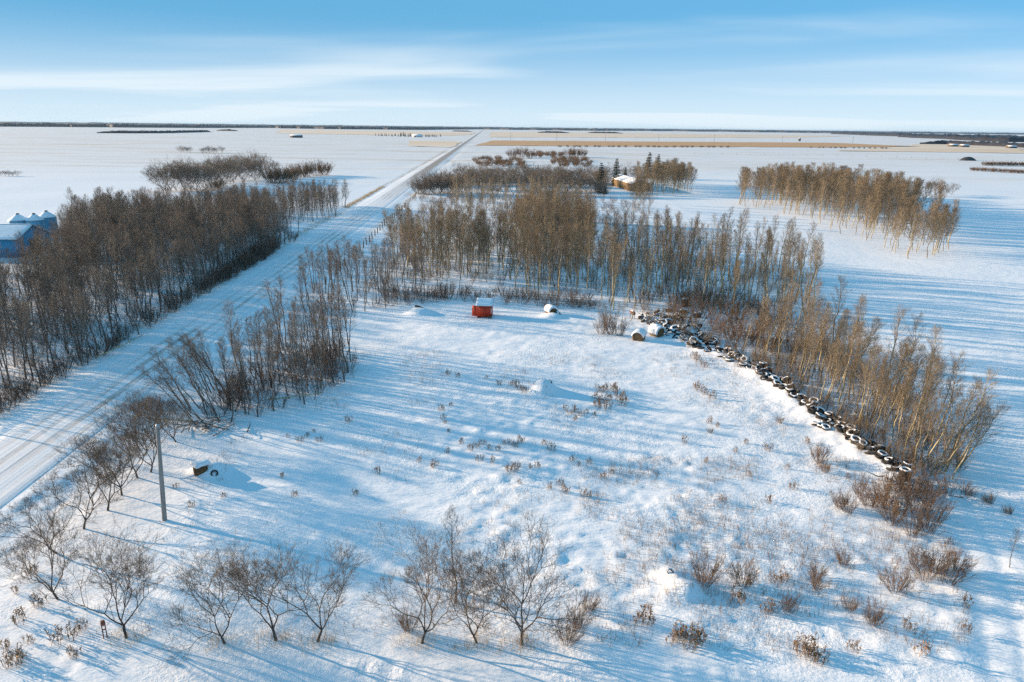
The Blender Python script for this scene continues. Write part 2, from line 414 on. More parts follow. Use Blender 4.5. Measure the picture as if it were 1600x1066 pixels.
rq = np.stack([ri, ri + 1, ri + k + 1, ri + k], -1).reshape(-1, 4)
road = link('road', mesh_np('road', np.stack([RX, RY, RZ], -1).reshape(-1, 3), [rq], ('road',)), loc=(ROAD_X0, 0, 0))
road.rotation_euler = (0, 0, math.atan(-ROAD_K)); tag(road, kind='structure')

# far stubble fields: thin sheets over the snow
def stubble_material(name, c1, c2, snow_lo, snow_hi):
    m, n, l, b = new_mat(name)
    g = n.new('ShaderNodeNewGeometry'); v = g.outputs['Position']
    a = noise(n, l, v, 0.02, 5, 0.65, (0.15, 1.0, 1)); c = noise(n, l, v, 0.004, 4, 0.6, (.5, 1.6, 1))
    col = mixc(n, l, a, c1, c2)
    col = mixc(n, l, ramp(n, l, math_n(n, l, 'ADD', math_n(n, l, 'MULTIPLY', a, .5), math_n(n, l, 'MULTIPLY', c, .5)), snow_lo, snow_hi), col, SNOW)
    l.new(col, b.inputs['Base Color']); b.inputs['Roughness'].default_value = 0.9
    M[name] = m
stubble_material('stubble_bare', (0.46, 0.24, 0.09), (0.58, 0.35, 0.17), 0.56, 0.86)
stubble_material('stubble_pale', (0.66, 0.46, 0.28), (0.76, 0.60, 0.44), 0.40, 0.85)
def sheet(name, px, mat, z, kind='structure'):
    pts = [P(*p) for p in px]
    # subdivide the outline so that it follows the ground
    V = []; rr = np.random.RandomState(len(px) + int(px[0][0]))
    for (ax, ay), (bx, by) in zip(pts, pts[1:] + pts[:1]):
        L = math.hypot(bx - ax, by - ay); n_ = int(min(60, max(4, L / 12))); ph = rr.rand() * 50
        for i in range(n_):
            t = i / n_; w = min(L, 900) * .012 * math.sin(math.pi * t) ** .3 if i else 0
            a = fbm(np.array([t * 9 + ph]), np.array([0.3]), 4, 3)[0] * w * 2.4
            V.append((ax + (bx - ax) * t - (by - ay) / L * a, ay + (by - ay) * t + (bx - ax) / L * a, z))
    me = bpy.data.meshes.new(name); me.from_pydata(V, [], [list(range(len(V)))]); me.materials.append(M[mat]); me.update()
    return tag(link(name, me), kind=kind)
sheet('stubble_field', [(738, 227.5), (980, 229.5), (1300, 230.6), (1440, 229.5), (1300, 223.5), (1000, 221.5), (770, 219.8)], 'stubble_bare', 0.42)
sheet('stubble_field', [(764, 214.5), (1000, 215.4), (1250, 215.6), (1330, 212.6), (1000, 208.4), (768, 206.0)], 'stubble_pale', 0.40)
sheet('stubble_field', [(430, 208), (585, 211.5), (700, 212), (735, 211), (745, 207.6), (600, 205.0), (440, 202.6)], 'stubble_pale', 0.40)
sheet('stubble_field', [(640, 228.5), (705, 231), (722, 222), (640, 220)], 'stubble_pale', 0.40)
sheet('stubble_field', [(1310, 236), (1600, 240), (1600, 228), (1450, 225)], 'stubble_pale', 0.42)

# ------------------------------------------------------------------ far woods on the horizon
def far_wood(name, near_px, depth, hgt, label, seed, step=None):
    """a strip of wood: uneven canopy over a ground outline that starts at the given pixels"""
    rr = np.random.RandomState(seed)
    pts = [P(*p) for p in near_px]
    L = np.concatenate([[0], np.cumsum([math.dist(a, b) for a, b in zip(pts[:-1], pts[1:])])])
    st = step or max(8.0, L[-1] / 420.0)
    s = np.arange(0, L[-1], st)
    x = np.interp(s, L, [p[0] for p in pts]); y = np.interp(s, L, [p[1] for p in pts])
    y = y + depth * .10 * fbm(s / 300.0, s * 0 + seed, 3, seed)
    rows = 7; V = []
    n = len(s); endt = np.minimum(1, np.minimum(np.arange(n), np.arange(n)[::-1]) / 6.0)
    for r in range(rows):
        t = r / (rows - 1)
        d = np.hypot(x, y); ux, uy = x / d, y / d
        px = x + ux * depth * t * t * (0.4 + .6 * endt); py = y + uy * depth * t * t * (0.4 + .6 * endt)
        z = (0 if r == 0 else 1) * hgt * (0.55 + 0.45 * rr.rand(n)) * (0.3 + .7 * endt) * (1 + .35 * fbm(s / 120.0, s * 0 + r, 2, seed + r))
        if r == 0: z = z - 0.5
        if r == 1: px, py = x + ux * 3, y + uy * 3
        V.append(np.stack([px, py, z], -1))
    V = np.concatenate(V); i = np.arange(rows - 1)[:, None] * n + np.arange(n - 1)[None]
    q = np.stack([i, i + 1, i + n + 1, i + n], -1).reshape(-1, 4)
    return tag(link(name, mesh_np(name, V, [q], ('far_wood',), smooth=False)), label, 'woods', 'woods along the horizon', 'stuff')
far_wood('distant_woods', [(-300, 196), (0, 198), (200, 199.5), (310, 200), (430, 200), (545, 202.5)], 5000, 21, 'dark bluish woods spread along the horizon beyond the snowy western fields', 3)
far_wood('distant_woods', [(545, 202.0), (640, 203.2), (700, 202.5), (760, 202.2)], 6000, 20, 'thin dark woods on the horizon beyond the lone farmstead', 4)
far_wood('distant_woods', [(740, 202.0), (900, 204.2), (1000, 204.8), (1160, 206.4), (1300, 208.2), (1400, 210.0)], 9000, 20, 'thin dark line of woods beyond the tan stubble', 5)
far_wood('distant_woods', [(1300, 209.5), (1400, 213.5), (1460, 217), (1530, 221), (1600, 222.5), (1900, 226)], 2600, 17, 'broad dark brown woods on the slope behind the open eastern field', 6)
far_wood('distant_woods', [(1440, 225.5), (1480, 226), (1545, 228.5), (1600, 231), (1700, 233)], 160, 9, 'brown belt of trees around the far eastern farm buildings', 7)
far_wood('distant_woods', [(150, 208.2), (200, 208.6), (262, 208.2), (330, 206.4)], 160, 7, 'low dark strip of brush out on the snowy western field', 8)
far_wood('distant_woods', [(840, 207.6), (890, 208.2)], 150, 9, 'short dark grove beyond the tan stubble, next to a longer one', 9)
far_wood('distant_woods', [(918, 208.0), (975, 208.8)], 150, 9, 'longer of two dark groves beyond the tan stubble', 10)
far_wood('distant_woods', [(338, 204.6), (372, 205.2)], 60, 8, 'small dark grove standing alone far out on the western snow', 11)
far_wood('distant_woods', [(706, 205.6), (738, 206.4)], 80, 7, 'small grove beside the far end of the road', 12)
rdg = far_wood('horizon_ridge', [(-900, 191.5 - 5), (0, 192.5), (800, 201.3), (1600, 210.5), (2400, 219)], 9000, 30, 'low wooded ridge closing the horizon', 13)
rdg['category'] = 'ridge'; rdg['label'] = 'low wooded ridge that closes the whole horizon'; del rdg['group']

# ------------------------------------------------------------------ tree generators
def unit(v): return v / max(math.sqrt(v[0] * v[0] + v[1] * v[1] + v[2] * v[2]), 1e-9)
def rand_perp(d, rr):
    e = rr.normal(size=3); return unit(np.array([d[1] * e[2] - d[2] * e[1], d[2] * e[0] - d[0] * e[2], d[0] * e[1] - d[1] * e[0]]))
def branch_pts(p, d, L, n, wob, up, rr):
    pts = [np.array(p, float)]; d = unit(np.array(d, float))
    for i in range(n):
        d = unit(d + rr.normal(size=3) * wob + np.array([0, 0, up])); pts.append(pts[-1] + d * (L / n))
    return np.array(pts), d
def at(pts, t):
    f = t * (len(pts) - 1); i = min(int(f), len(pts) - 2); return pts[i] + (pts[i + 1] - pts[i]) * (f - i), unit(pts[i + 1] - pts[i])

def gen_aspen(seed, Ht=10.0, bare=0.35, nbr=34, tw=0.0075, spread=1.0, sub=6, twl=3, lean=0.0):
    rr = np.random.RandomState(seed); tr, cr = MB(), MB()
    n = 9; z = np.linspace(0, 1, n + 1)
    wx = np.cumsum(rr.normal(size=n + 1) * 0.012) * Ht; wy = np.cumsum(rr.normal(size=n + 1) * 0.012) * Ht
    pts = np.stack([wx - wx[0] + lean * Ht * z ** 1.6, wy - wy[0], z * Ht], -1); pts[0, 2] = -0.25
    r0 = 0.0085 * Ht + 0.015; rad = r0 * (1 - z) ** 0.8 + 0.008
    tr.tube(pts, rad, 6)
    for i in range(nbr):
        t = bare + (0.985 - bare) * ((i + rr.rand()) / nbr) ** 0.9
        p, d = at(pts, t); az = i * 2.4 + rr.rand() * 1.2
        el = R(25 + 38 * t + rr.normal() * 9)
        dd = np.array([math.cos(az) * math.cos(el) + lean * .5, math.sin(az) * math.cos(el), math.sin(el)])
        L = Ht * (0.27 * (1.02 - t) ** 0.55 * (0.55 + .45 * min(1, (t - bare) * 5 + .3)) + 0.035) * rr.uniform(.65, 1.25) * spread
        rb = max(0.010, 0.42 * float(np.interp(t, z, rad)))
        bp, _ = branch_pts(p, dd, L, 4, .10, .10, rr); cr.tube(bp, np.linspace(rb, .006, 5), 4 if rb > .018 else 3)
        for j in range(sub):
            s = 0.25 + .75 * (j + rr.rand()) / sub
            q, e = at(bp, min(s, .99)); e2 = unit(e * 0.8 + rand_perp(e, rr) * .75 + np.array([0, 0, .25]))
            l2 = (0.22 + .30 * L * (1.15 - s)) * rr.uniform(.7, 1.3)
            tp, _ = branch_pts(q, e2, l2, 2, .14, .10, rr); cr.tube(tp, (tw, tw * .75, tw * .5), 3)
            for k2 in range(twl):
                q2, e3 = at(tp, .25 + .75 * rr.rand()); e4 = unit(e3 + rand_perp(e3, rr) * .8 + np.array([0, 0, .2]))
                cr.tube(np.array([q2, q2 + e4 * rr.uniform(.18, .45)]), (tw * .8, tw * .5), 3)
    # a few dead stubs below the crown
    for i in range(5):
        p, d = at(pts, rr.uniform(.08, bare)); az = rr.rand() * 6.3
        tp, _ = branch_pts(p, (math.cos(az), math.sin(az), .35), rr.uniform(.3, 1.0), 2, .15, .0, rr); cr.tube(tp, (.010, .008, .005), 3)
    return tr, cr

def gen_forked(seed, Ht=5.5, limbs=3, trunk=0.22, depth=5, ang=30, tw=0.0065, sides=1, wide=1.0, up=.10, r0=None):
    """short trunk dividing again and again into a wide rounded head"""
    rr = np.random.RandomState(seed); tr, cr = MB(), MB()
    r0 = r0 or 0.022 * Ht
    tl = trunk * Ht
    tp, td = branch_pts((0, 0, -.2), (rr.normal() * .18, rr.normal() * .18, 1), tl + .2, 4, .10, .05, rr)
    tr.tube(tp, np.linspace(r0 * 1.25, r0 * .85, 5), 7)
    L0 = (Ht - tl) * .36
    def grow(p, d, L, r, lev):
        rad_end = r * .66 if lev < depth else .004
        bp, e = branch_pts(p, d, L, 3 if lev < 3 else 2, .13, up * (0.6 if lev < 2 else 1), rr)
        (tr if lev == 0 else cr).tube(bp, np.linspace(r, max(rad_end, tw * .6), len(bp)), 5 if lev < 2 else (4 if lev < 3 else 3))
        if lev >= depth:
            for q in range(4):
                a, b = at(bp, .3 + .7 * rr.rand()); d2 = unit(b + rand_perp(b, rr) * .8 + np.array([0, 0, .12]))
                cr.tube(np.array([a, a + d2 * rr.uniform(.12, .32)]), (tw * .75, tw * .5), 3)
            return
        nch = 2 + (rr.rand() < .42)
        base = rand_perp(e, rr); oth = np.cross(e, base); a0 = rr.rand() * 6.28
        for c in range(nch):
            th = a0 + c * 2 * math.pi / nch + rr.normal() * .25
            sp = math.tan(R(ang * rr.uniform(.65, 1.3)))
            side = base * math.cos(th) + oth * math.sin(th); side[2] *= .75
            side[:2] *= wide
            grow(bp[-1], unit(e + side * sp), L * rr.uniform(.66, .92), max(r * .68, tw), lev + 1)
        for q in range(sides):
            a, b = at(bp, rr.uniform(.35, .9)); d2 = unit(b + rand_perp(b, rr) * .9)
            grow(a, d2, L * rr.uniform(.45, .65), max(r * .4, tw), max(lev + 2, depth - 1))
    for i in range(limbs):
        az = i * 2 * math.pi / limbs + rr.rand() * .9; el = R(rr.uniform(44, 74))
        grow(tp[-1 if i else -1], (math.cos(az) * math.cos(el) * wide, math.sin(az) * math.cos(el) * wide, math.sin(el)), L0 * rr.uniform(.85, 1.2), r0 * rr.uniform(.55, .75), 0)
    return tr, cr

def gen_shrub(seed, Ht=2.2, stems=26, spread=.55, tw=.007, sub=5, twl=2, lean=0.0):
    rr = np.random.RandomState(seed); st, cr = MB(), MB()
    for i in range(stems):
        az = rr.rand() * 6.283; k1 = math.sqrt(rr.rand()) * spread
        p = (math.cos(az) * k1 * .45 * Ht * .5, math.sin(az) * k1 * .45 * Ht * .5, -.1)
        L = Ht * rr.uniform(.6, 1.1) * (1 - .25 * k1)
        bp, _ = branch_pts(p, (math.cos(az) * k1 + lean, math.sin(az) * k1, 1), L, 4, .09, .05, rr)
        st.tube(bp, np.linspace(.013 * (.6 + Ht * .2), tw * .7, 5), 3)
        for j in range(sub):
            q, e = at(bp, .3 + .69 * (j + rr.rand()) / sub); e2 = unit(e + rand_perp(e, rr) * .55 + np.array([0, 0, .15]))
            l2 = Ht * rr.uniform(.10, .26); tp, _ = branch_pts(q, e2, l2, 2, .12, .06, rr); cr.tube(tp, (tw, tw * .8, tw * .5), 3)
            for k2 in range(twl):
                a, b = at(tp, .3 + .7 * rr.rand()); d2 = unit(b + rand_perp(b, rr) * .7); cr.tube(np.array([a, a + d2 * Ht * rr.uniform(.05, .12)]), (tw * .75, tw * .5), 3)
    return st, cr

def gen_spruce(seed, Ht=9.0, wid=2.2):
    rr = np.random.RandomState(seed); tr, cr = MB(), MB()
    tr.tube([(0, 0, -.2), (0, 0, Ht * .5), (0, 0, Ht)], (.14, .08, .015), 6)
    nw = 17
    for i in range(nw):
        t = .06 + .92 * i / nw; L0 = wid * (1 - t) ** .85 + .12; nb = 9 if t < .7 else 6
        for j in range(nb):
            az = (j + .5 * (i % 2) + rr.rand() * .4) * 2 * math.pi / nb; L = L0 * rr.uniform(.75, 1.15)
            c = np.array([math.cos(az), math.sin(az), 0]); s = np.array([-math.sin(az), math.cos(az), 0]); z0 = t * Ht + rr.normal() * .06
            p0 = np.array([0, 0, z0]); p1 = p0 + c * L * .55 + np.array([0, 0, -.10 * L]); p2 = p0 + c * L + np.array([0, 0, -.18 * L + .08])
            cr.tube([p0, p1, p2], (.03, .05, .015), 3)
            for k2 in range(7):
                u = .22 + .78 * k2 / 6; q = p0 + (p2 - p0) * u; w = (.34 * L * (1.1 - u) + .12)
                for sg in (-1, 1):
                    e = q + s * sg * w + c * w * .6 + np.array([0, 0, -.10 - rr.rand() * .12]); cr.tube([q, (q + e) / 2 + np.array([0, 0, .04]), e], (.05, .085, .02), 3)
    return tr, cr

class Kind:
    """a set of tree variants: trunk and crown meshes, shared by every copy"""
    def __init__(s, name, gens, bark, twig, low='trunk', top='crown'):
        s.name, s.bark, s.twig, s.low, s.top = name, bark, twig, low, top
        s.arr = []; s.me = []
        for i, (a, b) in enumerate(gens):
            s.arr.append((a.arrays(), b.arrays()))
            s.me.append((a.mesh(name + '_' + low, bark, True), b.mesh(name + '_' + top, twig, True)))
    def put(s, i, x, y, rz, sc, label, cat, group=None, tilt=(0, 0), z=None, name=None, scz=None):
        o = empty(name or s.name, (x, y, (gz(x, y) if z is None else z) - .04), rz, tilt)
        o.scale = (sc, sc, scz or sc)
        i %= len(s.me)
        link(s.low, s.me[i][0], o); link(s.top, s.me[i][1], o)
        return tag(o, label, cat, group)
    def source(s):
        """the variants, each as one mesh, for the masses nobody could count"""
        if not hasattr(s, 'col'):
            s.col = bpy.data.collections.new(s.name + '_variants')
            for i, ((Va, Qa, _), (Vb, Qb, _)) in enumerate(s.arr):
                me = mesh_np(s.name, np.concatenate([Va, Vb]), [np.concatenate([Qa, Qb + len(Va)])], (s.bark, s.twig), np.concatenate([np.zeros(len(Qa)), np.ones(len(Qb))]))
                s.col.objects.link(bpy.data.objects.new(s.name, me))
        return s.col
    def mass(s, name, spots, label, cat):
        """many copies as one object: spots (x, y, rz, scale, tiltx, tilty)"""
        me = bpy.data.meshes.new(name); me.from_pydata([(p[0], p[1], gz(p[0], p[1]) - .04) for p in spots], [], [])
        me.attributes.new('rot', 'FLOAT_VECTOR', 'POINT').data.foreach_set('vector', np.array([(p[4], p[5], p[2]) for p in spots], np.float32).ravel())
        me.attributes.new('scl', 'FLOAT', 'POINT').data.foreach_set('value', np.array([p[3] for p in spots], np.float32))
        me.attributes.new('idx', 'INT', 'POINT').data.foreach_set('value', np.array([random.randrange(len(s.arr)) for p in spots], np.int32))
        o = link(name, me)
        g = bpy.data.node_groups.new(name, 'GeometryNodeTree'); g.interface.new_socket('Geometry', in_out='INPUT', socket_type='NodeSocketGeometry'); g.interface.new_socket('Geometry', in_out='OUTPUT', socket_type='NodeSocketGeometry')
        gi, go = g.nodes.new('NodeGroupInput'), g.nodes.new('NodeGroupOutput'); ip = g.nodes.new('GeometryNodeInstanceOnPoints'); ci = g.nodes.new('GeometryNodeCollectionInfo'); er = g.nodes.new('FunctionNodeEulerToRotation')
        ci.inputs['Collection'].default_value = s.source(); ci.inputs['Separate Children'].default_value = True; ci.inputs['Reset Children'].default_value = True
        at_ = {}
        for k2, t in (('rot', 'FLOAT_VECTOR'), ('scl', 'FLOAT'), ('idx', 'INT')):
            a_ = g.nodes.new('GeometryNodeInputNamedAttribute'); a_.data_type = t; a_.inputs['Name'].default_value = k2; at_[k2] = next(x for x in a_.outputs if x.name == 'Attribute' and x.enabled)
        L = g.links; L.new(gi.outputs[0], ip.inputs['Points']); L.new(ci.outputs[0], ip.inputs['Instance']); ip.inputs['Pick Instance'].default_value = True
        L.new(at_['idx'], ip.inputs['Instance Index']); L.new(at_['rot'], er.inputs[0]); L.new(er.outputs[0], ip.inputs['Rotation']); L.new(at_['scl'], ip.inputs['Scale']); L.new(ip.outputs[0], go.inputs[0])
        md = o.modifiers.new('instances', 'NODES'); md.node_group = g
        return tag(o, label, cat, None, 'stuff')

random.seed(11)
ASPEN = Kind('aspen_tree', [gen_aspen(100 + i, 10.0 * random.uniform(.9, 1.1), random.uniform(.26, .44), 38, tw=.0088, spread=random.uniform(.95, 1.25), sub=7) for i in range(9)], 'aspen_bark', 'aspen_twig')
POPLAR = Kind('poplar_tree', [gen_aspen(200 + i, 9.0 * random.uniform(.9, 1.1), random.uniform(.32, .52), 28, tw=.009, spread=random.uniform(.9, 1.15), sub=6) for i in range(8)], 'dark_bark', 'dark_twig')
BUSHY = Kind('poplar_tree', [gen_aspen(240 + i, 9.0, random.uniform(.2, .36), 36, spread=1.35, sub=7, tw=.010) for i in range(7)], 'dark_bark', 'dark_twig')
SLIM = Kind('aspen_tree', [gen_aspen(140 + i, 10.0 * random.uniform(.9, 1.1), random.uniform(.36, .52), 28, tw=.009, spread=random.uniform(.7, .95), sub=6) for i in range(8)], 'aspen_bark', 'aspen_twig')
FAR_ASPEN = Kind('aspen_tree', [gen_aspen(300 + i, 11.0, random.uniform(.24, .36), 44, sub=7, tw=.017, spread=1.3) for i in range(6)], 'aspen_bark', 'aspen_twig')
MAPLE = Kind('maple_tree', [gen_forked(400 + i, 6.0, 3 + i % 2, .15 + .02 * (i % 3), 6, 28, tw=.0068, wide=1.1, up=.10, r0=.10) for i in range(8)], 'maple_bark', 'maple_twig')
ROUND = Kind('round_bush', [gen_forked(450 + i, 8.0, 6, .04, 5, 28, tw=.019, wide=1.2, r0=.12) for i in range(5)], 'dark_bark', 'dark_twig', 'stems')
DENSE = Kind('round_bush', [gen_shrub(460 + i, 8.5, 80, .85, .026, 7, 3) for i in range(3)], 'dark_bark', 'dark_twig', 'stems')
RUSSET = Kind('willow_bush', [gen_shrub(470 + i, 5.0, 60, .9, .022, 6, 3) for i in range(4)], 'willow_twig', 'willow_twig', 'stems', 'twigs')
SHRUB = Kind('willow_shrub', [gen_shrub(500 + i, 2.2, 44, .66, .0085, 6, 3) for i in range(6)], 'brush_twig', 'willow_twig', 'stems', 'twigs')
SHRUB_GREY = Kind('willow_shrub', [gen_shrub(540 + i, 2.3, 30, .6, .0085, 5, 2) for i in range(5)], 'brush_twig', 'brush_twig', 'stems', 'twigs')
_br = [gen_shrub(520 + i, 2.4, 14, .6, .011, 5, 2) for i in range(6)]
BRUSH = Kind('brush', _br, 'brush_twig', 'brush_twig', 'stems', 'twigs')
BRUSH_TAN = Kind('brush', _br, 'brush_twig', 'aspen_twig', 'stems', 'twigs')
BRUSH_RED = Kind('brush', _br, 'brush_twig', 'willow_twig', 'stems', 'twigs')
SPRUCE = Kind('spruce_tree', [gen_spruce(550 + i) for i in range(3)], 'dark_bark', 'needles')

# ------------------------------------------------------------------ where the stands grow
def inside(x, y, poly):
    c = False; j = len(poly) - 1
    for i in range(len(poly)):
        (xi, yi), (xj, yj) = poly[i], poly[j]
        if (yi > y) != (yj > y) and x < (xj - xi) * (y - yi) / (yj - yi) + xi: c = not c
        j = i
    return c
def fill(px, n, gap, seed, avoid=0.0):
    """n stems spread over the ground outlined by these pixels, at least gap apart"""
    rr = np.random.RandomState(seed); poly = [P(*p) for p in px]; N_ = n * 40
    x = rr.uniform(min(p[0] for p in poly), max(p[0] for p in poly), N_); y = rr.uniform(min(p[1] for p in poly), max(p[1] for p in poly), N_)
    ok = np.zeros(N_, bool); j = len(poly) - 1
    for i in range(len(poly)):
        (xi, yi), (xj, yj) = poly[i], poly[j]; j = i
        if yi != yj: ok ^= ((yi > y) != (yj > y)) & (x < (xj - xi) * (y - yi) / (yj - yi) + xi)
    ok &= np.abs(x - road_x(y)) > 7.8
    if avoid: ok &= seg_dist(x, y, TYRE_LINE) > avoid
    x, y = x[ok], y[ok]; g = gap * (0.6 + 0.8 * (fbm(x / 6, y / 6, 2, seed) + .5))
    ox, oy = np.zeros(n), np.zeros(n); m_ = 0
    for a_, b_, g_ in zip(x, y, g):
        if m_ >= n: break
        if m_ and ((ox[:m_] - a_) ** 2 + (oy[:m_] - b_) ** 2).min() < g_ * g_: continue
        ox[m_], oy[m_] = a_, b_; m_ += 1
    return sorted(zip(ox[:m_].tolist(), oy[:m_].tolist()), key=lambda p: p[0] ** 2 + p[1] ** 2)
rnd = random.Random(5)
MARKS = {'the red shed': P(757, 497), 'the round bales': P(1010, 528), 'the tractor tires': P(1055, 520), 'the tire wall': P(1290, 660), 'the end stack': P(1410, 750), 'the barn': (52, 345),
         'the roadside fence': (road_x(170) + 11, 170), 'the utility pole': P(257, 812), 'the branch heap': P(330, 668), 'the log': P(656, 486), 'the old bale': P(861, 492), 'the blue bins': P(55, 371), 'the farm wagon': P(773, 299)}
def near_mark(x, y, names):
    return min(names, key=lambda k2: (MARKS[k2][0] - x) ** 2 + (MARKS[k2][1] - y) ** 2)
def stand(kind, spots, hs, label, cat, group, tilt=(0, 0), jit=.05, marks=()):
    """trees told apart by their height, their lean and the thing they stand nearest to"""
    for i, (x, y) in enumerate(spots):
        sc = rnd.uniform(*hs); tl = (tilt[0] + rnd.gauss(0, jit), tilt[1] + rnd.gauss(0, jit))
        q = (sc - hs[0]) / (hs[1] - hs[0]); words = 'short' if q < .25 else ('very tall' if q > .8 else 'mid-height')
        if math.hypot(tl[0] - tilt[0], tl[1] - tilt[1]) > jit * 1.9: words += ' tilted'
        lab = words + ' ' + label
        if marks: lab += ' near ' + near_mark(x, y, marks)
        kind.put(rnd.randrange(99), x, y, rnd.uniform(0, 6.28) if tilt == (0, 0) else rnd.uniform(-.5, .5), sc, lab, cat, group, tl)
def mass_spots(spots, hs, tilt=(0, 0), jit=.05):
    return [(x, y, rnd.uniform(0, 6.28) if tilt == (0, 0) else rnd.uniform(-.5, .5), rnd.uniform(*hs), tilt[0] + rnd.gauss(0, jit), tilt[1] + rnd.gauss(0, jit)) for x, y in spots]

# roadside clump of dark, half dead poplars, its west side bowing over
c1 = fill([(330, 668), (420, 655), (500, 625), (552, 588), (545, 535), (480, 520), (420, 555), (350, 620)], 66, .95, 1)
stand(POPLAR, c1, (.55, .98), 'dark bare poplar in the ragged roadside clump', 'poplar', 'poplars in the roadside clump', jit=.07, marks=('the branch heap', 'the roadside fence', 'the log'))
c1b = fill([(285, 672), (345, 674), (370, 630), (330, 600), (290, 640)], 20, .7, 2)
stand(POPLAR, c1b, (.55, .8), 'dark poplar bowing towards the road from the ragged clump', 'poplar', 'poplars bowing towards the road', (0, -.42), .12)
# dark trunks behind it along the back of the clearing
c2 = fill([(468, 482), (560, 492), (650, 470), (738, 458), (650, 436), (560, 428), (478, 452)], 66, 1.5, 3)
stand(POPLAR, c2, (.65, .95), 'dark slim poplar behind the clearing', 'poplar', 'poplars between fence and shed', marks=('the log', 'the roadside fence', 'the red shed'))
# woods across the road
lw_poly = [(-60, 690), (60, 628), (150, 590), (300, 490), (440, 388), (470, 372), (400, 350), (300, 345), (130, 352), (60, 385), (45, 420), (-120, 450)]
def blocks_bins(x, y, hh):
    q = np.array([x, y, hh - CAM_H]); w = q @ _f; u_, v_ = 800 + FOC * (q @ _r) / w, 533 - FOC * (q @ _u) / w
    return u_ < 98 and v_ < 390 - .45 * max(u_, 0)
lw = [p for p in fill(lw_poly, 720, 1.35, 4) if not blocks_bins(p[0], p[1], 8.5)]
lw = sorted(lw, key=lambda p: road_x(p[1]) - p[0] + .12 * p[1])
lw_vis = lw[:135]; lw_rest = lw[135:]
stand(BUSHY, lw_vis, (.7, 1.05), 'grey poplar edging the woods across the road', 'poplar', 'poplars in the woods across the road', marks=('the utility pole', 'the branch heap', 'the roadside fence', 'the log'))
BUSHY.mass('poplar_woods', mass_spots(lw_rest, (.75, 1.15)), 'deep dark mass of bare woods across the road', 'woods')
lb = fill([(400, 352), (480, 350), (545, 334), (548, 322), (470, 318), (380, 325), (300, 338)], 190, 1.2, 41)
stand(BUSHY, lb[:22], (.65, .95), 'bushy poplar in the thin tail of the woods across the road', 'poplar', 'poplars at the far tail of the woods')
BUSHY.mass('poplar_woods', mass_spots(lb[22:], (.65, 1.0)), 'back row of the thin tail of the woods across the road', 'woods')
# tan aspens inside the property
a3 = fill([(598, 418), (640, 436), (705, 438), (765, 428), (765, 395), (690, 385), (618, 398)], 110, 1.0, 5)
stand(ASPEN, a3[:34], (.65, 1.1), 'tan aspen in the compact stand beside the fence', 'aspen', 'aspens in the compact stand', marks=('the roadside fence', 'the red shed'))
a4 = fill([(770, 420), (800, 455), (850, 470), (925, 458), (932, 400), (910, 345), (815, 340)], 230, 1.15, 6)
stand(ASPEN, a4[:40], (.7, 1.22), 'tan aspen in the thick middle stand', 'aspen', 'aspens behind the red shed', marks=('the red shed', 'the old bale', 'the round bales'))
a5 = fill([(925, 462), (960, 486), (1050, 478), (1150, 500), (1225, 520), (1282, 488), (1262, 436), (1180, 415), (1050, 398), (940, 405)], 190, 1.6, 7)
stand(SLIM, a5[:72], (.6, 1.18), 'slender tan aspen in the open woods', 'aspen', 'aspens behind the tire heap', jit=.07, marks=('the round bales', 'the tractor tires', 'the tire wall', 'the old bale'))
a8 = fill([(1150, 552), (1195, 572), (1255, 618), (1330, 676), (1425, 742), (1500, 735), (1510, 690), (1440, 630), (1330, 560), (1250, 512)], 92, 1.0, 8, .55)
a8 = [p for p in a8 if p[0] > 0]
stand(ASPEN, a8, (.5, .9), 'yellowish aspen leaning outwards behind the tire wall', 'aspen', 'aspens along the tire wall', (0, .12), .07, marks=('the tractor tires', 'the tire wall', 'the end stack'))
for u, v, sc, t, lab in ((1452, 742, .66, .30, 'wind-bent aspen closest to the end stack of the tire wall'), (1468, 735, .72, .34, 'second wind-bent aspen out from the end stack'), (1488, 745, .70, .40, 'most strongly bowed aspen past the tire wall'), (1500, 728, .64, .34, 'outermost wind-bent aspen on the open snow side'), (1440, 728, .74, .24, 'least bent of the wind-bent aspens by the end stack')):
    x, y = P(u, v); ASPEN.put(rnd.randrange(9), x, y, rnd.uniform(-.4, .4), sc, lab, 'aspen', 'wind-bent aspens', (.05, t))
a9 = fill([(1145, 320), (1200, 332), (1262, 340), (1312, 368), (1372, 378), (1400, 402), (1440, 408), (1488, 396), (1475, 365), (1425, 342), (1400, 322), (1320, 305), (1200, 298)], 330, 1.5, 9)
stand(FAR_ASPEN, a9[:44], (.78, 1.0), 'golden aspen at the edge of the lone grove on open snow', 'aspen', 'aspens at the edge of the lone grove', (0, .04))
FAR_ASPEN.mass('aspen_grove', mass_spots(a9[44:], (.85, 1.22), (0, .04)), 'inner trees of the golden aspen grove out on the open snow', 'grove')
SLIM.mass('aspen_woods', mass_spots(a5[72:], (.65, 1.2), jit=.07), 'open tan aspens deeper in the woods behind the tire heap', 'woods')
ASPEN.mass('aspen_woods', mass_spots(a3[34:] + a4[40:], (.7, 1.28), jit=.07), 'crowded tan aspens deeper in the woods behind the shed', 'woods')
for u, v in ((712, 335), (722, 330), (735, 338), (746, 332), (758, 336), (772, 330), (728, 322), (792, 345), (990, 338), (1003, 335), (996, 330), (1012, 345), (992, 322), (999, 326), (1006, 328), (1001, 318)):
    x, y = P(u, v); far = x > 20
    FAR_ASPEN.put(rnd.randrange(9), x, y, rnd.uniform(0, 6), rnd.uniform(.85, 1.1), 'thin aspen standing apart on the snow before the barn' if far else 'thin aspen standing apart on the snow before the shelterbelt', 'aspen', 'aspens before the barn' if far else 'aspens before the shelterbelt')
sp_ = fill([(690, 350), (770, 352), (830, 345), (905, 335), (880, 306), (720, 304)], 90, 1.9, 71)
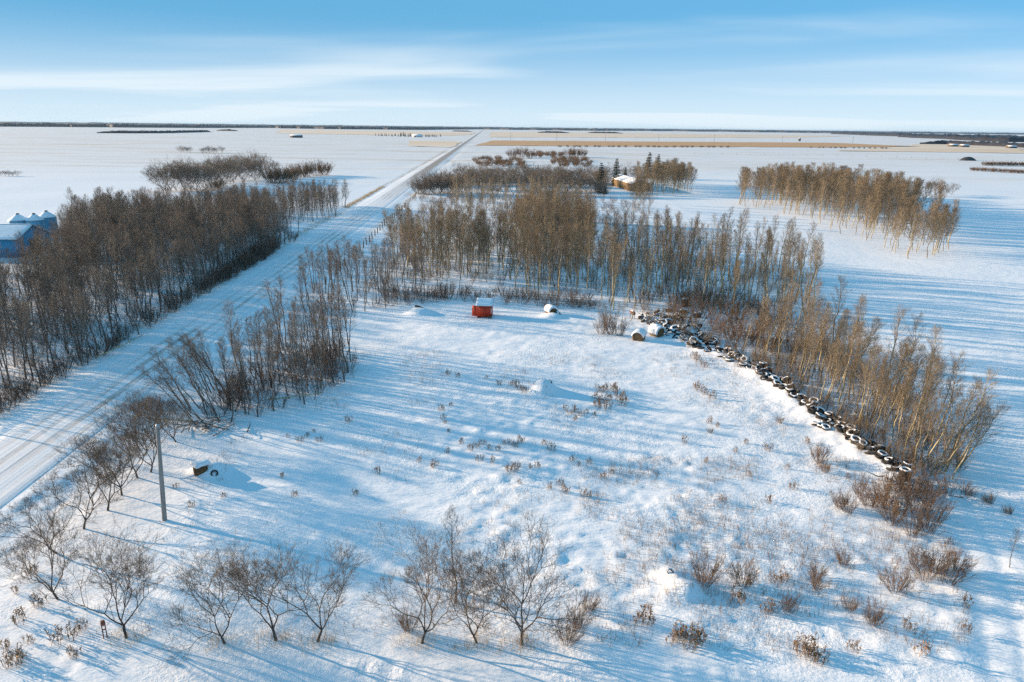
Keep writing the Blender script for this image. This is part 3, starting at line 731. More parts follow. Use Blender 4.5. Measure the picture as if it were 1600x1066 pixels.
SLIM.mass('aspen_woods', mass_spots(sp_, (.6, 1.0)), 'scattered aspens and saplings between the woods and the shelterbelt', 'woods')
sp_ = fill([(650, 325), (700, 352), (770, 356), (830, 350), (940, 360), (1040, 350), (1000, 318), (880, 310), (690, 306)], 260, 1.9, 72)
BRUSH.mass('undergrowth', mass_spots(sp_, (.6, 1.3)), 'low brush scattered before the shelterbelt and the barn', 'undergrowth')
POPLAR.mass('poplar_woods', mass_spots(fill([(770, 430), (860, 470), (960, 480), (1150, 500), (1270, 500), (1250, 440), (1050, 400), (910, 350), (800, 360)], 60, 3.2, 73), (.6, 1.15), jit=.1), 'dark dead stems standing among the tan aspens', 'woods')
# young growth at the foot of the stands
yg = fill([(575, 482), (700, 470), (850, 482), (930, 486), (930, 470), (820, 462), (700, 455), (600, 462)], 110, 1.0, 21)
BRUSH.mass('undergrowth', mass_spots(yg, (.7, 1.2)), 'grey brush along the foot of the woods behind the red shed', 'undergrowth')
yg = fill([(560, 470), (700, 440), (800, 445), (920, 460), (1000, 470), (1180, 510), (1270, 500), (1250, 440), (1050, 400), (860, 345), (700, 385), (600, 415)], 460, 1.3, 22)
BRUSH_TAN.mass('undergrowth', mass_spots(yg, (.7, 1.4)), 'thin brush scattered under the aspens in the middle woods', 'undergrowth')
yg = fill([(985, 492), (1060, 505), (1150, 545), (1240, 560), (1270, 520), (1180, 480), (1060, 465), (985, 470)], 105, 1.2, 23, 2.6)
BRUSH_RED.mass('undergrowth', mass_spots(yg, (.9, 1.6)), 'dense reddish brush behind the tire heap', 'undergrowth')
yg = fill([(1180, 572), (1250, 626), (1330, 684), (1425, 748), (1500, 735), (1500, 690), (1400, 620), (1280, 540), (1190, 545)], 230, .8, 24, .45)
BRUSH_TAN.mass('undergrowth', mass_spots(yg, (.5, 1.1), (0, .12)), 'grey brush under the leaning aspens beside the tire wall', 'undergrowth')
yg = fill([(-40, 670), (60, 622), (150, 585), (300, 487), (440, 385), (420, 378), (280, 470), (140, 560), (-40, 640)], 190, .8, 25)
yg += [p for p in fill(lw_poly, 520, 1.3, 26) if not blocks_bins(p[0], p[1], 3)]
BRUSH.mass('undergrowth', mass_spots(yg, (.8, 1.5)), 'low brush filling the woods across the road', 'undergrowth')
yg = fill([(300, 660), (420, 650), (500, 622), (550, 585), (540, 545), (430, 560), (330, 625)], 95, .7, 27)
BRUSH.mass('undergrowth', mass_spots(yg, (.7, 1.35)), 'tangled brush inside the ragged roadside clump', 'undergrowth')

# ------------------------------------------------------------------ rows of maples round the yard
front = [(200, 1002, 1.00, 'low spreading maple of the lane-side row beside the rusty post'), (352, 1008, .86, 'slim maple of the lane-side row with a single straight stem'),
         (430, 1002, 1.10, 'fullest maple of the lane-side row, its trunk forked in two'), (495, 1004, .95, 'lopsided maple beside the fullest one of the lane-side row'),
         (658, 1004, 1.00, 'broad low maple of the lane-side row with many grey limbs'), (745, 1003, .84, 'thin young maple between two broad ones on the lane'),
         (815, 1006, 1.08, 'brown maple at the end of the lane-side row with a long bare limb')]
for i, (u, v, s, lab) in enumerate(front):
    x, y = P(u, v); MAPLE.put((1, 0, 2, 4, 5, 3, 7)[i], x, y, (0.4, 2.0, 1.1, 5.0, 3.3, .2, 4.4)[i], s * .76, lab, 'maple', 'maples in a row along the lane')
x, y = P(713, 942); POPLAR.put(3, x, y, 1.0, .60, 'single dark young poplar standing just behind the lane-side maples', 'poplar')
ORD = ('first', 'second', 'third', 'fourth', 'fifth', 'sixth', 'seventh', 'eighth', 'ninth')
side = [(92, 940, .85), (90, 864, .88), (130, 827, 1.0), (168, 797, 1.0), (190, 772, .95), (215, 744, 1.05), (234, 736, 1.0), (250, 706, 1.05), (275, 690, .8)]
for i, (u, v, s) in enumerate(side):
    x, y = P(u, v); MAPLE.put(i + 3, x, y, i * 1.7, s * .74, ORD[i] + ' maple from the lane corner in the row beside the road', 'maple', 'maples in the row beside the road', (rnd.gauss(0, .05), -.10 + rnd.gauss(0, .05)))

# ------------------------------------------------------------------ shrubs of the clearing's east side
for u, v, s, lab in ((1100, 912, 1.05, 'round reddish willow shrub beside a snow hump'), (1162, 915, .92, 'rounded brown willow shrub, twin of the reddish one'),
                     (1230, 957, .62, 'small dark willow shrub below the twin round shrubs'), (1318, 878, .55, 'small round willow shrub alone on lumpy snow'),
                     (1277, 920, .5, 'small thin willow shrub between the twins and the thicket'), (1275, 900, .62, 'grey willow shrub behind the smallest thin one'),
                     (1365, 978, .78, 'spreading dark willow shrub near the trail'), (1326, 955, .5, 'stub of a willow shrub beside a spreading dark one'),
                     (1400, 925, .95, 'yellow-brown willow shrub at the lower tip of the thicket')):
    x, y = P(u, v); SHRUB.put(rnd.randrange(6), x, y, rnd.uniform(0, 6), s, lab, 'shrub')
for u, v, s in ((1445, 905, 1.0), (1480, 912, 1.05), (1460, 890, .9), (1430, 882, .85), (1495, 890, .8), (1425, 835, 1.15), (1450, 828, 1.25), (1395, 815, 1.05), (1408, 800, 1.2), (1435, 800, 1.3), (1460, 812, 1.1), (1380, 790, 1.1),
                (1360, 790, .9), (1325, 800, .9), (1312, 790, .75), (1342, 770, .9), (1425, 775, 1.3), (1450, 785, 1.25), (1390, 765, 1.1), (1480, 770, 1.0)):
    x, y = P(u, v); (SHRUB_GREY if rnd.random() < .75 else SHRUB).put(rnd.randrange(6), x, y, rnd.uniform(0, 6), s * 1.0, ('big' if s > 1.15 else 'middling' if s > .95 else 'small') + ' bare shrub in the thicket ' + ('hard against the end stack' if v < 795 else 'a step below the end stack' if v < 850 else 'at its low lane-side tip'), 'shrub', 'shrubs in the thicket below the tire wall', (0, .12))
for u, v, s, lab in ((1548, 785, .6, 'dark torn shrub alone beside the trail'), (1578, 802, .45, 'flattened dark shrub beside the trail head'), (1508, 768, .75, 'wind-swept shrub past the bowed aspens')):
    x, y = P(u, v); SHRUB.put(rnd.randrange(6), x, y, rnd.uniform(0, 6), s, lab, 'shrub', None, (.2, .35), scz=s * .8)
x, y = P(1577, 888); POPLAR.put(2, x, y, 0, .30, 'lone thin sapling beside the snowy trail', 'sapling')
for u, v, s in ((940, 522, 1.25), (955, 522, 1.5), (968, 524, 1.35), (948, 510, 1.4)):
    x, y = P(u, v); SHRUB_GREY.put(rnd.randrange(6), x, y, rnd.uniform(0, 6), s * 1.0, 'tall thin willow shrub beside the round bales', 'shrub', 'tall shrubs beside the bales')
for u, v, s in ((885, 1005, .8), (905, 985, .7), (920, 955, .6), (640, 985, .7)):
    x, y = P(u, v); SHRUB.put(rnd.randrange(6), x, y, rnd.uniform(0, 6), s, 'thin twiggy shrub at the foot of the lane-side maples', 'shrub', 'thin shrubs among the maples')
for u, v, s in ((1280, 718, .9), (1110, 675, .3), (1190, 520, 1.2), (1290, 735, .5), (1218, 660, .4)):
    x, y = P(u, v); SHRUB.put(rnd.randrange(6), x, y, rnd.uniform(0, 6), s, 'slight bare shrub on the clearing side of the tire wall', 'shrub', 'slight shrubs on the clearing side')

for u, v, s in ((943, 520, .42), (952, 523, .5), (962, 521, .46), (972, 516, .5), (936, 512, .4)):
    x, y = P(u, v); SLIM.put(rnd.randrange(8), x, y, rnd.uniform(0, 6), s, 'slight aspen sapling among the tall shrubs beside the bales', 'sapling', 'saplings beside the bales')
# deadfall in the stands
def fallen(px, L, rz, label, z=.15, tilt=0.06, r=.09):
    x, y = P(*px); o = empty('fallen_tree', (x, y, gz(x, y) + z), rz, (0, -tilt)); rr = np.random.RandomState(int(px[0]))
    bp, _ = branch_pts((0, 0, 0), (1, 0, 0), L, 6, .03, 0, rr); link('trunk', MB().tube(bp, np.linspace(r, .03, 7), 7, True).mesh('trunk', 'aspen_bark', True), o)
    for i in range(7):
        p, d = at(bp, rr.uniform(.35, .98)); b2, _ = branch_pts(p, d * .6 + rand_perp(d, rr), rr.uniform(.5, 1.3), 2, .1, 0, rr); link('branch', MB().tube(b2, (.025, .018, .008), 4).mesh('branch', 'dark_twig', True), o)
    tag(o, label, 'fallen tree')
fallen((420, 640), 5.5, .25, 'fallen trunk caught across the poplars of the ragged clump', 1.0, .05)
fallen((300, 664), 5.0, 2.9, 'fallen trunk lying out from the branch heap towards the maples', .35, .02)
fallen((850, 480), 5.0, .4, 'grey fallen trunk on the snow behind the old bale'); fallen((700, 466), 4.5, 2.7, 'fallen trunk lying in the brush behind the red shed')
fallen((1130, 512), 6.0, .9, 'fallen aspen leaning in the brush above the tire heap', .5, .18); fallen((985, 505), 4.0, 1.2, 'pale pole propped in the brush beside the drum', .3, .45, .05)
fallen((150, 560), 6.0, .7, 'fallen trunk leaning at the edge of the woods across the road', .3, .25)

# ------------------------------------------------------------------ weeds and dry grass
def gen_weed(seed, n=16, h=.6, rad=.35):
    rr = np.random.RandomState(seed); m = MB()
    for i in range(n):
        a = rr.rand() * 6.283; r = math.sqrt(rr.rand()) * rad; p = np.array([math.cos(a) * r, math.sin(a) * r, -.06]); hh = h * rr.uniform(.5, 1.2)
        d = unit(np.array([rr.normal() * .2, rr.normal() * .2, 1])); q = p + d * hh
        m.tube([p, (p + q) / 2, q], (.009, .009, .006), 3)
        for j in range(3):
            b = p + d * hh * rr.uniform(.6, 1); m.tube([b, b + unit(np.array([rr.normal() * .6, rr.normal() * .6, .8])) * hh * .18, b + unit(np.array([rr.normal() * .6, rr.normal() * .6, .8])) * hh * .28], (.010, .019, .007), 3)
    return m
WEED = [gen_weed(600 + i, 14 + 3 * i, .62, .30 + .05 * i) for i in range(5)]
WEED_ME = [w.mesh('weed_clump', 'weed', True) for w in WEED]
def weeds(px, label, group, s0=.7, s1=1.2):
    for u, v in px:
        x, y = P(u, v); o = link('weed_clump', WEED_ME[rnd.randrange(5)], None, (x, y, gz(x, y))); s = rnd.uniform(s0, s1)
        o.scale = (s, s, s); o.rotation_euler = (0, 0, rnd.uniform(0, 6.28)); tag(o, label, 'weeds', group)
weeds([(938, 612), (948, 608), (958, 606), (930, 622), (940, 628), (950, 624), (965, 618), (972, 632), (944, 636), (934, 634), (962, 610), (975, 622)], 'brown dry weeds in the thick patch beside the snow mound', 'weeds in the thick patch', 1.0, 1.5)
weeds([(884, 640), (892, 646), (900, 642), (908, 648), (916, 645), (898, 655), (928, 648)], 'short brown weeds between the snow mound and the thick patch', 'weeds by the thick patch', .7, 1.1)
weeds([(808, 606), (813, 610), (800, 602), (820, 614)], 'dark dry weeds just west of the snow mound', 'weeds west of the mound', .8, 1.2)
weeds([(700, 705), (722, 690), (735, 700), (745, 694), (755, 690), (765, 698), (778, 700), (790, 690), (805, 695), (815, 688), (795, 730), (800, 735), (830, 728), (840, 726), (808, 728), (680, 725), (655, 720), (676, 728), (850, 690), (862, 700), (895, 715), (905, 722), (920, 718), (945, 740), (955, 735), (915, 770), (860, 760), (885, 765), (875, 752), (812, 752), (770, 720), (748, 715)],
      'small brown weed tuft in the middle of the open snow', 'weed tufts in mid clearing', .55, 1.05)
weeds([(690, 640), (695, 660), (700, 672), (693, 655), (705, 632), (700, 585), (715, 588), (780, 600), (760, 590)], 'thin dry weeds along the edge of the smooth shaded snow', 'weeds along the smooth snow', .5, .9)
weeds([(1095, 610), (1088, 605), (1102, 616), (1112, 622), (1090, 566), (1100, 572), (1120, 552), (1085, 560)], 'tan grass tuft between the tire heap and the clearing', 'tufts near the tire heap', .8, 1.3)
weeds([(1010, 965), (1000, 975), (1018, 980), (1060, 1000), (1072, 996), (1085, 1003), (1095, 1008), (1052, 1008), (1078, 1014), (1262, 1030), (1270, 1022), (1280, 1035), (1255, 1020), (1330, 1020), (1150, 940), (1200, 960), (1420, 985), (1440, 1030), (1505, 990), (1510, 950), (1225, 905), (1212, 910)], 'tangled brown weeds on the lumpy snow below the willow shrubs', 'weeds below the willow shrubs', .8, 1.4)
weeds([(480, 682), (490, 676), (470, 690), (450, 684), (500, 690), (460, 775), (555, 772), (350, 775), (440, 745), (300, 790), (275, 760), (590, 740), (545, 660)], 'sparse weed tuft on the snow near the ragged clump', 'weeds near the ragged clump', .5, 1.0)
weeds([(1110, 660), (1120, 665), (1105, 720), (1150, 705), (1170, 740), (1200, 700), (1230, 730), (1240, 760), (1280, 725), (1290, 730), (1165, 690), (1070, 690), (1200, 780), (1130, 780), (1325, 745), (1260, 690)], 'pale weed tuft on the rough snow inside the tire wall', 'weeds inside the tire wall', .6, 1.1)
weeds([(20, 1045), (30, 1040), (45, 1010), (10, 1020), (35, 975), (65, 950), (100, 1005), (120, 1030), (130, 990), (50, 900), (25, 930)], 'grey weed clump on the bank where lane and road meet', 'weeds on the bank', .8, 1.4)

def grass_mass(name, spots, label, mat, hmin, hmax, seed, blades=5, wd=.008):
    rr = np.random.RandomState(seed); n = len(spots); B = n * blades
    xy = np.repeat(np.array(spots), blades, 0) + rr.normal(size=(B, 2)) * .16
    z = height(xy[:, 0], xy[:, 1]) - .03; hh = rr.uniform(hmin, hmax, B); tilt = rr.normal(size=(B, 2)) * .28 * hh[:, None]
    ang = rr.rand(B) * 6.283; V = np.zeros((B, 6, 3))
    for c in range(3):
        a = ang + c * 2.094; V[:, c, 0] = xy[:, 0] + np.cos(a) * wd; V[:, c, 1] = xy[:, 1] + np.sin(a) * wd; V[:, c, 2] = z
        V[:, 3 + c, 0] = xy[:, 0] + tilt[:, 0] + np.cos(a) * wd * .5; V[:, 3 + c, 1] = xy[:, 1] + tilt[:, 1] + np.sin(a) * wd * .5; V[:, 3 + c, 2] = z + hh
    b = np.arange(B)[:, None] * 6
    q = np.concatenate([b + np.array([[0, 1, 4, 3]]), b + np.array([[1, 2, 5, 4]]), b + np.array([[2, 0, 3, 5]])])
    return tag(link(name, mesh_np(name, V.reshape(-1, 3), [q], (mat,))), label, 'grass', None, 'stuff')
def scatter(n, x0, x1, y0, y1, seed, thr, sc=5.0):
    rr = np.random.RandomState(seed); p = np.stack([rr.uniform(x0, x1, n * 4), rr.uniform(y0, y1, n * 4)], 1)
    keep = fbm(p[:, 0] / sc, p[:, 1] / sc, 3, seed) + rr.normal(size=n * 4) * .12 > thr
    p = p[keep & (np.abs(p[:, 0] - road_x(p[:, 1])) > 8) & (seg_dist(p[:, 0], p[:, 1], TRAIL) > 1.5) & (p[:, 1] > 32.8)]
    return p[:n]
grass_mass('dry_grass', scatter(2600, -26, 34, 33, 88, 71, .2), 'sparse dry stalks poking through the snow across the clearing', 'weed', .14, .5, 72, 3, .009)
grass_mass('dry_grass', scatter(2200, 5, 32, 33, 58, 73, .04), 'denser dead stalks on the lumpy snow near the willow shrubs', 'weed', .15, .55, 74, 4, .009)
sp = []
rr_ = np.random.RandomState(80)
for u, v, s, lab in front:
    x, y = P(u, v); sp += [(x + rr_.normal() * .7, y + rr_.normal() * .45) for _ in range(34)]
grass_mass('dry_grass', sp, 'straw-coloured grass round the feet of the lane-side maples', 'straw_grass', .25, .6, 81, 4)
sp = [(road_x(y) - 9.2 + rr_.normal() * .9, y) for y in rr_.uniform(55, 240, 1700)] + [(road_x(y) + 8.8 + rr_.normal() * .7, y) for y in rr_.uniform(34, 330, 1100)]
grass_mass('dry_grass', sp, 'dry grass along the ditches of the road', 'straw_grass', .15, .55, 82, 3, .012)

sp = [(road_x(y) - 9.6 + rr_.normal() * .55, y) for y in rr_.uniform(255, 350, 900)] + [(road_x(y) - 9.4 + rr_.normal() * .5, y) for y in rr_.uniform(350, 900, 700)]
grass_mass('dry_grass', sp, 'orange strip of tall dry grass beside the far stretch of road', 'straw_grass', .3, .75, 83, 3, .022)

# ------------------------------------------------------------------ utility pole
x, y = P(257, 812)
o = empty('utility_pole', (x, y, gz(x, y) - .1), 0, (0, R(3.6)))
m = MB(); m.tube([(0, 0, -.3), (0, 0, 2.5), (0, 0, 5.2), (0, 0, 7.7)], (.17, .158, .14, .125), 12, True); link('pole', m.mesh('pole', 'grey_wood', True), o)
m = MB(); m.lathe([(.0, 7.78), (.10, 7.76), (.135, 7.68), (.135, 7.60)], 12); link('cap', m.mesh('cap', 'galvanised', True), o)
m = MB(); m.tube([(.12, -.12, .0), (.12, -.12, 2.4)], (.018, .018), 6, True); link('ground_wire', m.mesh('ground_wire', 'galvanised', True), o)
tag(o, 'weathered grey utility pole without wires beside the roadside maples', 'utility pole')

# ------------------------------------------------------------------ red shed
x, y = P(757, 497)
g = gz(x, y)
shed = empty('red_shed', (x, y + 1.0, g), R(-4))
W2, D, HF, HB = 1.16, 2.0, 1.85, 2.42
def plank_wall(name_parent, n, fn, pl='plank', mat='red_paint'):
    for i in range(n):
        mm = MB(); fn(mm, i); link(pl, mm.mesh(pl, mat), name_parent)
fr = link('wall', MB().box((0, -.97, .98), (2.28, .05, 1.70)).mesh('wall', 'red_paint'), shed)
plank_wall(fr, 10, lambda mm, i: mm.box((-W2 + .118 + i * .2267, -1.008, .99), (.212, .028, 1.72)))
for sx in (-1, 1):
    mm = MB(); v = [(sx * 1.16, -1.0, .13), (sx * 1.16, 1.0, .13), (sx * 1.16, 1.0, HB), (sx * 1.16, -1.0, HF), (sx * 1.11, -1.0, .13), (sx * 1.11, 1.0, .13), (sx * 1.11, 1.0, HB), (sx * 1.11, -1.0, HF)]
    mm.add(v, [(0, 1, 2, 3), (7, 6, 5, 4), (0, 3, 7, 4), (1, 5, 6, 2), (3, 2, 6, 7), (0, 4, 5, 1)]); link('wall', mm.mesh('wall', 'red_paint'), shed)
link('wall', MB().box((0, .97, 1.25), (2.2, .05, 2.26)).mesh('wall', 'red_paint'), shed)
sl = math.atan2(HB - HF, D)
rf = link('roof', MB().box((0, 0, 0), (2.62, 2.42, .06)).mesh('roof', 'grey_wood'), shed, (0, 0, (HF + HB) / 2 + .06)); rf.rotation_euler = (sl, 0, 0)
def snow_slab(wx, wy, th, seed, nx_=14, ny_=12, sag=.04):
    rr = np.random.RandomState(seed); xs_ = np.linspace(-wx / 2, wx / 2, nx_); ys_ = np.linspace(-wy / 2, wy / 2, ny_); A, B = np.meshgrid(xs_, ys_)
    e = np.minimum(np.minimum(1 - np.abs(A) / (wx / 2), 1 - np.abs(B) / (wy / 2)) * 6, 1)
    Z_ = th * (0.35 + .65 * np.sqrt(np.clip(e, 0, 1))) * (1 + .25 * fbm(A * 1.5 + seed, B * 1.5, 2, seed))
    A = A + .03 * rr.normal(size=A.shape) * (e <= .01); n = nx_ * ny_
    V = np.concatenate([np.stack([A, B, Z_], -1).reshape(-1, 3), np.stack([A, B, 0 * Z_], -1).reshape(-1, 3)])
    i = np.arange(ny_ - 1)[:, None] * nx_ + np.arange(nx_ - 1)[None]; q = np.stack([i, i + 1, i + nx_ + 1, i + nx_], -1).reshape(-1, 4)
    edge = list(range(nx_)) + [r * nx_ + nx_ - 1 for r in range(1, ny_)] + [n - 1 - c for c in range(1, nx_)] + [r * nx_ for r in range(ny_ - 2, 0, -1)]
    sd = [(edge[(k2 + 1) % len(edge)], edge[k2], edge[k2] + n, edge[(k2 + 1) % len(edge)] + n) for k2 in range(len(edge))]
    return mesh_np('snow_cap', V, [q, np.array(sd)], ('clean_snow',))
link('snow_cap', snow_slab(2.58, 2.40, .13, 3), rf, (0, 0, .032))
dr = link('door', MB().box((-.36, 0, .86), (.72, .04, 1.62)).mesh('door', 'red_paint'), shed, (-1.17, -.92, .16)); dr.rotation_euler = (0, 0, R(-16))
link('edge_trim', MB().box((-.745, 0, .86), (.05, .06, 1.64)).mesh('edge_trim', 'white_paint'), dr)
link('corner_trim', MB().box((1.10, -1.036, 1.12), (.10, .028, .95)).mesh('corner_trim', 'white_paint'), shed)
for sx in (-.9, .9): link('skid', MB().box((sx, -.08, .04), (.16, 2.5, .2)).mesh('skid', 'dark_steel'), shed)
link('step', MB().box((.85, -1.3, .22), (.75, .42, .12)).mesh('step', 'old_wood'), shed)
link('ledge', MB().box((0, -1.06, .36), (2.2, .08, .09)).mesh('ledge', 'red_paint'), shed)
tag(shed, 'small bright red wooden shed on skids with a snow-covered slanted roof', 'shed')

# ------------------------------------------------------------------ round bales
def bale(px, rz, label, r=.80, ln=1.45, cover=2.7):
    x, y = P(*px); o = empty('round_bale', (x, y, gz(x, y) - .36), rz)
    m = MB(); m.lathe([(0, -ln / 2), (.3, -ln / 2 - .02), (r * .8, -ln / 2), (r * .97, -ln / 2 + .07), (r, -ln / 2 + .2), (r * 1.01, 0), (r, ln / 2 - .2), (r * .97, ln / 2 - .07), (r * .8, ln / 2), (0, ln / 2)], 28, jit=.035, seed=int(px[0]))
    b = link('bale', m.mesh('bale', 'hay', True), o, (0, 0, r)); b.rotation_euler = (R(90), 0, 0)
    m = MB()
    for q, rad in enumerate((.2, .36, .52, .66)):
        a = np.linspace(0, 6.28, 22); m.tube(np.stack([np.cos(a) * rad, np.full(22, -ln / 2 - .012), np.sin(a) * rad + r], -1), np.full(22, .018), 3)
    link('straw_ring', m.mesh('straw_ring', 'soil', True), o)
    na, nl = 18, 12; A = np.linspace(-cover / 2, cover / 2, na); L_ = np.linspace(-ln / 2 - .05, ln / 2 + .1, nl); AA, LL = np.meshgrid(A, L_)
    th = .30 * np.clip(np.cos(AA / cover * math.pi) + .12, .05, 1) ** .6 * (1 + .5 * fbm(AA * 2 + px[0], LL * 2, 3, 5))
    rr_o = r * 1.0 + th; V1 = np.stack([np.sin(AA) * rr_o, LL, np.cos(AA) * rr_o + r], -1).reshape(-1, 3); V0 = np.stack([np.sin(AA) * r * .98, LL, np.cos(AA) * r * .98 + r], -1).reshape(-1, 3)
    i = np.arange(nl - 1)[:, None] * na + np.arange(na - 1)[None]; q = np.stack([i, i + 1, i + na + 1, i + na], -1).reshape(-1, 4); n = na * nl
    ed = list(range(na)) + [r_ * na + na - 1 for r_ in range(1, nl)] + [n - 1 - c for c in range(1, na)] + [r_ * na for r_ in range(nl - 2, 0, -1)]
    sd = [(ed[(j + 1) % len(ed)], ed[j], ed[j] + n, ed[(j + 1) % len(ed)] + n) for j in range(len(ed))]
    link('snow_cap', mesh_np('snow_cap', np.concatenate([V1, V0]), [q, np.array(sd)], ('clean_snow',)), o)
    return tag(o, label, 'bale')
bale((998, 531), R(-26), 'round hay bale with its brown end bared, beside the tire heap')
bale((1026, 524), R(38), 'second round bale, almost buried in snow, touching the bared one', cover=3.4)
bale((861, 492), R(25), 'old round bale slumped under blotchy snow at the woods edge', r=.70, cover=3.0)

# brown ends and holes of the buried heaps
x, y = P(311, 743); o = empty('buried_bale', (x, y, gz(x, y) + .02), R(-35))
m = MB(); m.lathe([(0, -.5), (.38, -.53), (.5, -.42), (.52, 0), (.48, .5), (0, .52)], 22, jit=.16, seed=4); b = link('bale', m.mesh('bale', 'hay', True), o, (.12, .1, .02)); b.rotation_euler = (R(90), 0, R(-22))
link('snow_cap', snow_slab(1.1, 1.3, .3, 15, 8, 8), o, (.12, .15, .44)); tag(o, 'brown bale end showing out of the snow heap near the pole', 'bale')

# ------------------------------------------------------------------ tires
def tire_mesh(ro=.5, w=.26, k=22):
    ri = ro * .56; h = w / 2; m = MB()
    prof = [(ri, -h * .72), (ri * 1.10, -h * .95), (ro * .82, -h), (ro * .95, -h * .82), (ro, -h * .5), (ro * .985, -h * .16), (ro * .985, h * .16), (ro, h * .5), (ro * .95, h * .82), (ro * .82, h), (ri * 1.10, h * .95), (ri, h * .72), (ri * 1.08, 0), (ri, -h * .72)]
    m.lathe(prof, k); return m.mesh('tire', 'rubber', True)
def tire_snow(seed, ro=.5, w=.26, arc=2 * math.pi, th=.09):
    ri = ro * .56; h = w / 2; k = 20; rr = np.random.RandomState(seed); m = MB()
    prof = [(ri * 1.06, h * .8), (ri * 1.12, h + .03), (ro * .66, h + th * .8), (ro * .78, h + th), (ro * .89, h + th * .7), (ro * .97, h * .72)]
    m.lathe(prof, k if arc > 6 else 14, arc, jit=.16, seed=seed); return m.mesh('snow_cap', 'clean_snow', True)
TIRE = tire_mesh(); T_SN = [tire_snow(1, th=.055), tire_snow(2, arc=4.2, th=.05), tire_snow(3, arc=2.6, th=.035), tire_snow(4, th=.09)]
def tire(x, y, z, sc, tilt, rz, label, group, snow=0):
    o = link('tire', TIRE, None, (x, y, z)); o.scale = sc if isinstance(sc, tuple) else (sc, sc, sc); o.rotation_euler = (tilt[0], tilt[1], rz)
    if snow is not None: link('snow_cap', T_SN[snow], o)
    return tag(o, label, 'tire', group)
tr_ = random.Random(3)
wall = TYRE_LINE[3:]
def along(line, s):
    L = [math.dist(a, b) for a, b in zip(line[:-1], line[1:])]
    for (a, b), l_ in zip(zip(line[:-1], line[1:]), L):
        if s <= l_ or (a, b) == (line[-2], line[-1]): t = s / l_; return a[0] + (b[0] - a[0]) * t, a[1] + (b[1] - a[1]) * t, (b[0] - a[0]) / l_, (b[1] - a[1]) / l_
        s -= l_
tot = sum(math.dist(a, b) for a, b in zip(wall[:-1], wall[1:]))
for row, (n0, n1, o0) in enumerate(((2, 3, 0.0), (2, 4, .72))):
    s = 0.3 + row * .4
    while s < tot - .6:
        x, y, tx, ty = along(wall, s); top = tr_.randint(n0, n1); off = -o0 + tr_.uniform(-.28, .28)
        x, y = x + ty * off * 1.0, y - tx * off * 1.0; zb = gz(x, y) - .14
        for lv in range(top):
            sc = tr_.uniform(.72, 1.08); last = lv == top - 1
            tire(x + tr_.gauss(0, .11), y + tr_.gauss(0, .11), zb + .11 + lv * .222, sc, (tr_.gauss(0, .2), tr_.gauss(0, .2)), tr_.uniform(0, 6.28),
                 ('top tire of a stack in the clearing-side' if row == 0 else 'top tire of a stack in the tree-side') + ' row of the tire wall' if last else ('tire lower in the clearing-side' if row == 0 else 'tire lower in the tree-side') + ' row of the tire wall',
                 ('top' if last else 'lower') + ' tires of the ' + ('clearing' if row == 0 else 'tree') + '-side row', tr_.choice((0, 1, 2, 2)) if last else tr_.choice((2, None, None)))
        s += tr_.uniform(.86, 1.2)
x, y = P(1410, 752); zb = gz(x, y)
for lv in range(4): tire(x + .1, y, zb + .12 + lv * .24, .95, (tr_.gauss(0, .04), tr_.gauss(0, .04)), tr_.uniform(0, 6), 'tire of the tidy stack that ends the tire wall', 'tires of the end stack', 0 if lv == 3 else None)
for u, v, dz in ((1284, 668, .1), (1275, 664, .1), (1290, 672, .12)):
    x, y = P(u, v); tire(x, y, gz(x, y) + dz, .95, (tr_.gauss(0, .2), tr_.gauss(0, .2)), tr_.uniform(0, 6), 'loose tire lying at the foot of the tire wall', 'loose tires at the wall foot', 0)
heap = TYRE_LINE[:4]; tot = sum(math.dist(a, b) for a, b in zip(heap[:-1], heap[1:]))
placed = []
for i in range(150):
    s = tr_.uniform(0.2, tot - .1); x, y, tx, ty = along(heap, s)
    wid = 4.3 - 3.0 * (s / tot); off = tr_.gauss(.9 - .7 * s / tot, wid * .6); off = max(-wid * .5, min(wid * 1.4, off))
    x, y = x - ty * off, y + tx * off
    lvl = sum(1 for a, b in placed if (a - x) ** 2 + (b - y) ** 2 < .42)
    if lvl > 2: continue
    placed.append((x, y)); tl = tr_.random()
    tilt = (tr_.gauss(0, .18), tr_.gauss(0, .18)) if tl < .62 else (tr_.uniform(.4, 1.0) * tr_.choice((-1, 1)), tr_.gauss(0, .3))
    sc = tr_.uniform(.68, 1.12); z = gz(x, y) + .02 + lvl * .21 + (abs(math.sin(tilt[0])) * .28 * sc if tl >= .62 else 0)
    tire(x, y, z, sc, tilt, tr_.uniform(0, 6.28), 'snow-rimmed tire lying flat in the jumbled tire heap' if tl < .62 else 'tire tipped on edge in the jumbled tire heap', 'flat tires of the heap' if tl < .62 else 'tipped tires of the heap', tr_.choice((0, 1, 1, 2, None, 3)))
for u, v, sc, tilt, lab in ((1083, 541, 1.35, (1.0, .1), 'big upright tire facing the clearing at the edge of the heap'), (1055, 522, 1.5, (.35, -.2), 'thick tractor tire tilted at the front of the heap'), (1045, 511, 1.35, (.3, .1), 'tractor tire behind the tilted thick one in the heap')):
    x, y = P(u, v); tire(x, y, gz(x, y) + .5, sc, tilt, .1, lab, None, 1)
for u, v, n in ((1070, 479, 5), (1068, 489, 2), (1090, 496, 3), (1045, 486, 2)):
    x, y = P(u, v); zb = gz(x, y)
    for lv in range(n): tire(x, y, zb + .12 + lv * .255, 1.15, (tr_.gauss(0, .05), tr_.gauss(0, .05)), tr_.uniform(0, 6), 'tire of a short stack in the brush behind the heap', 'tires stacked in the brush', 3 if lv == n - 1 else None)
x, y = P(326, 744); tire(x + .55, y - .1, gz(x + .55, y - .1) + .02, .62, (1.15, .1), R(18), 'lone tire half sunk in the snow heap near the pole', None, None)
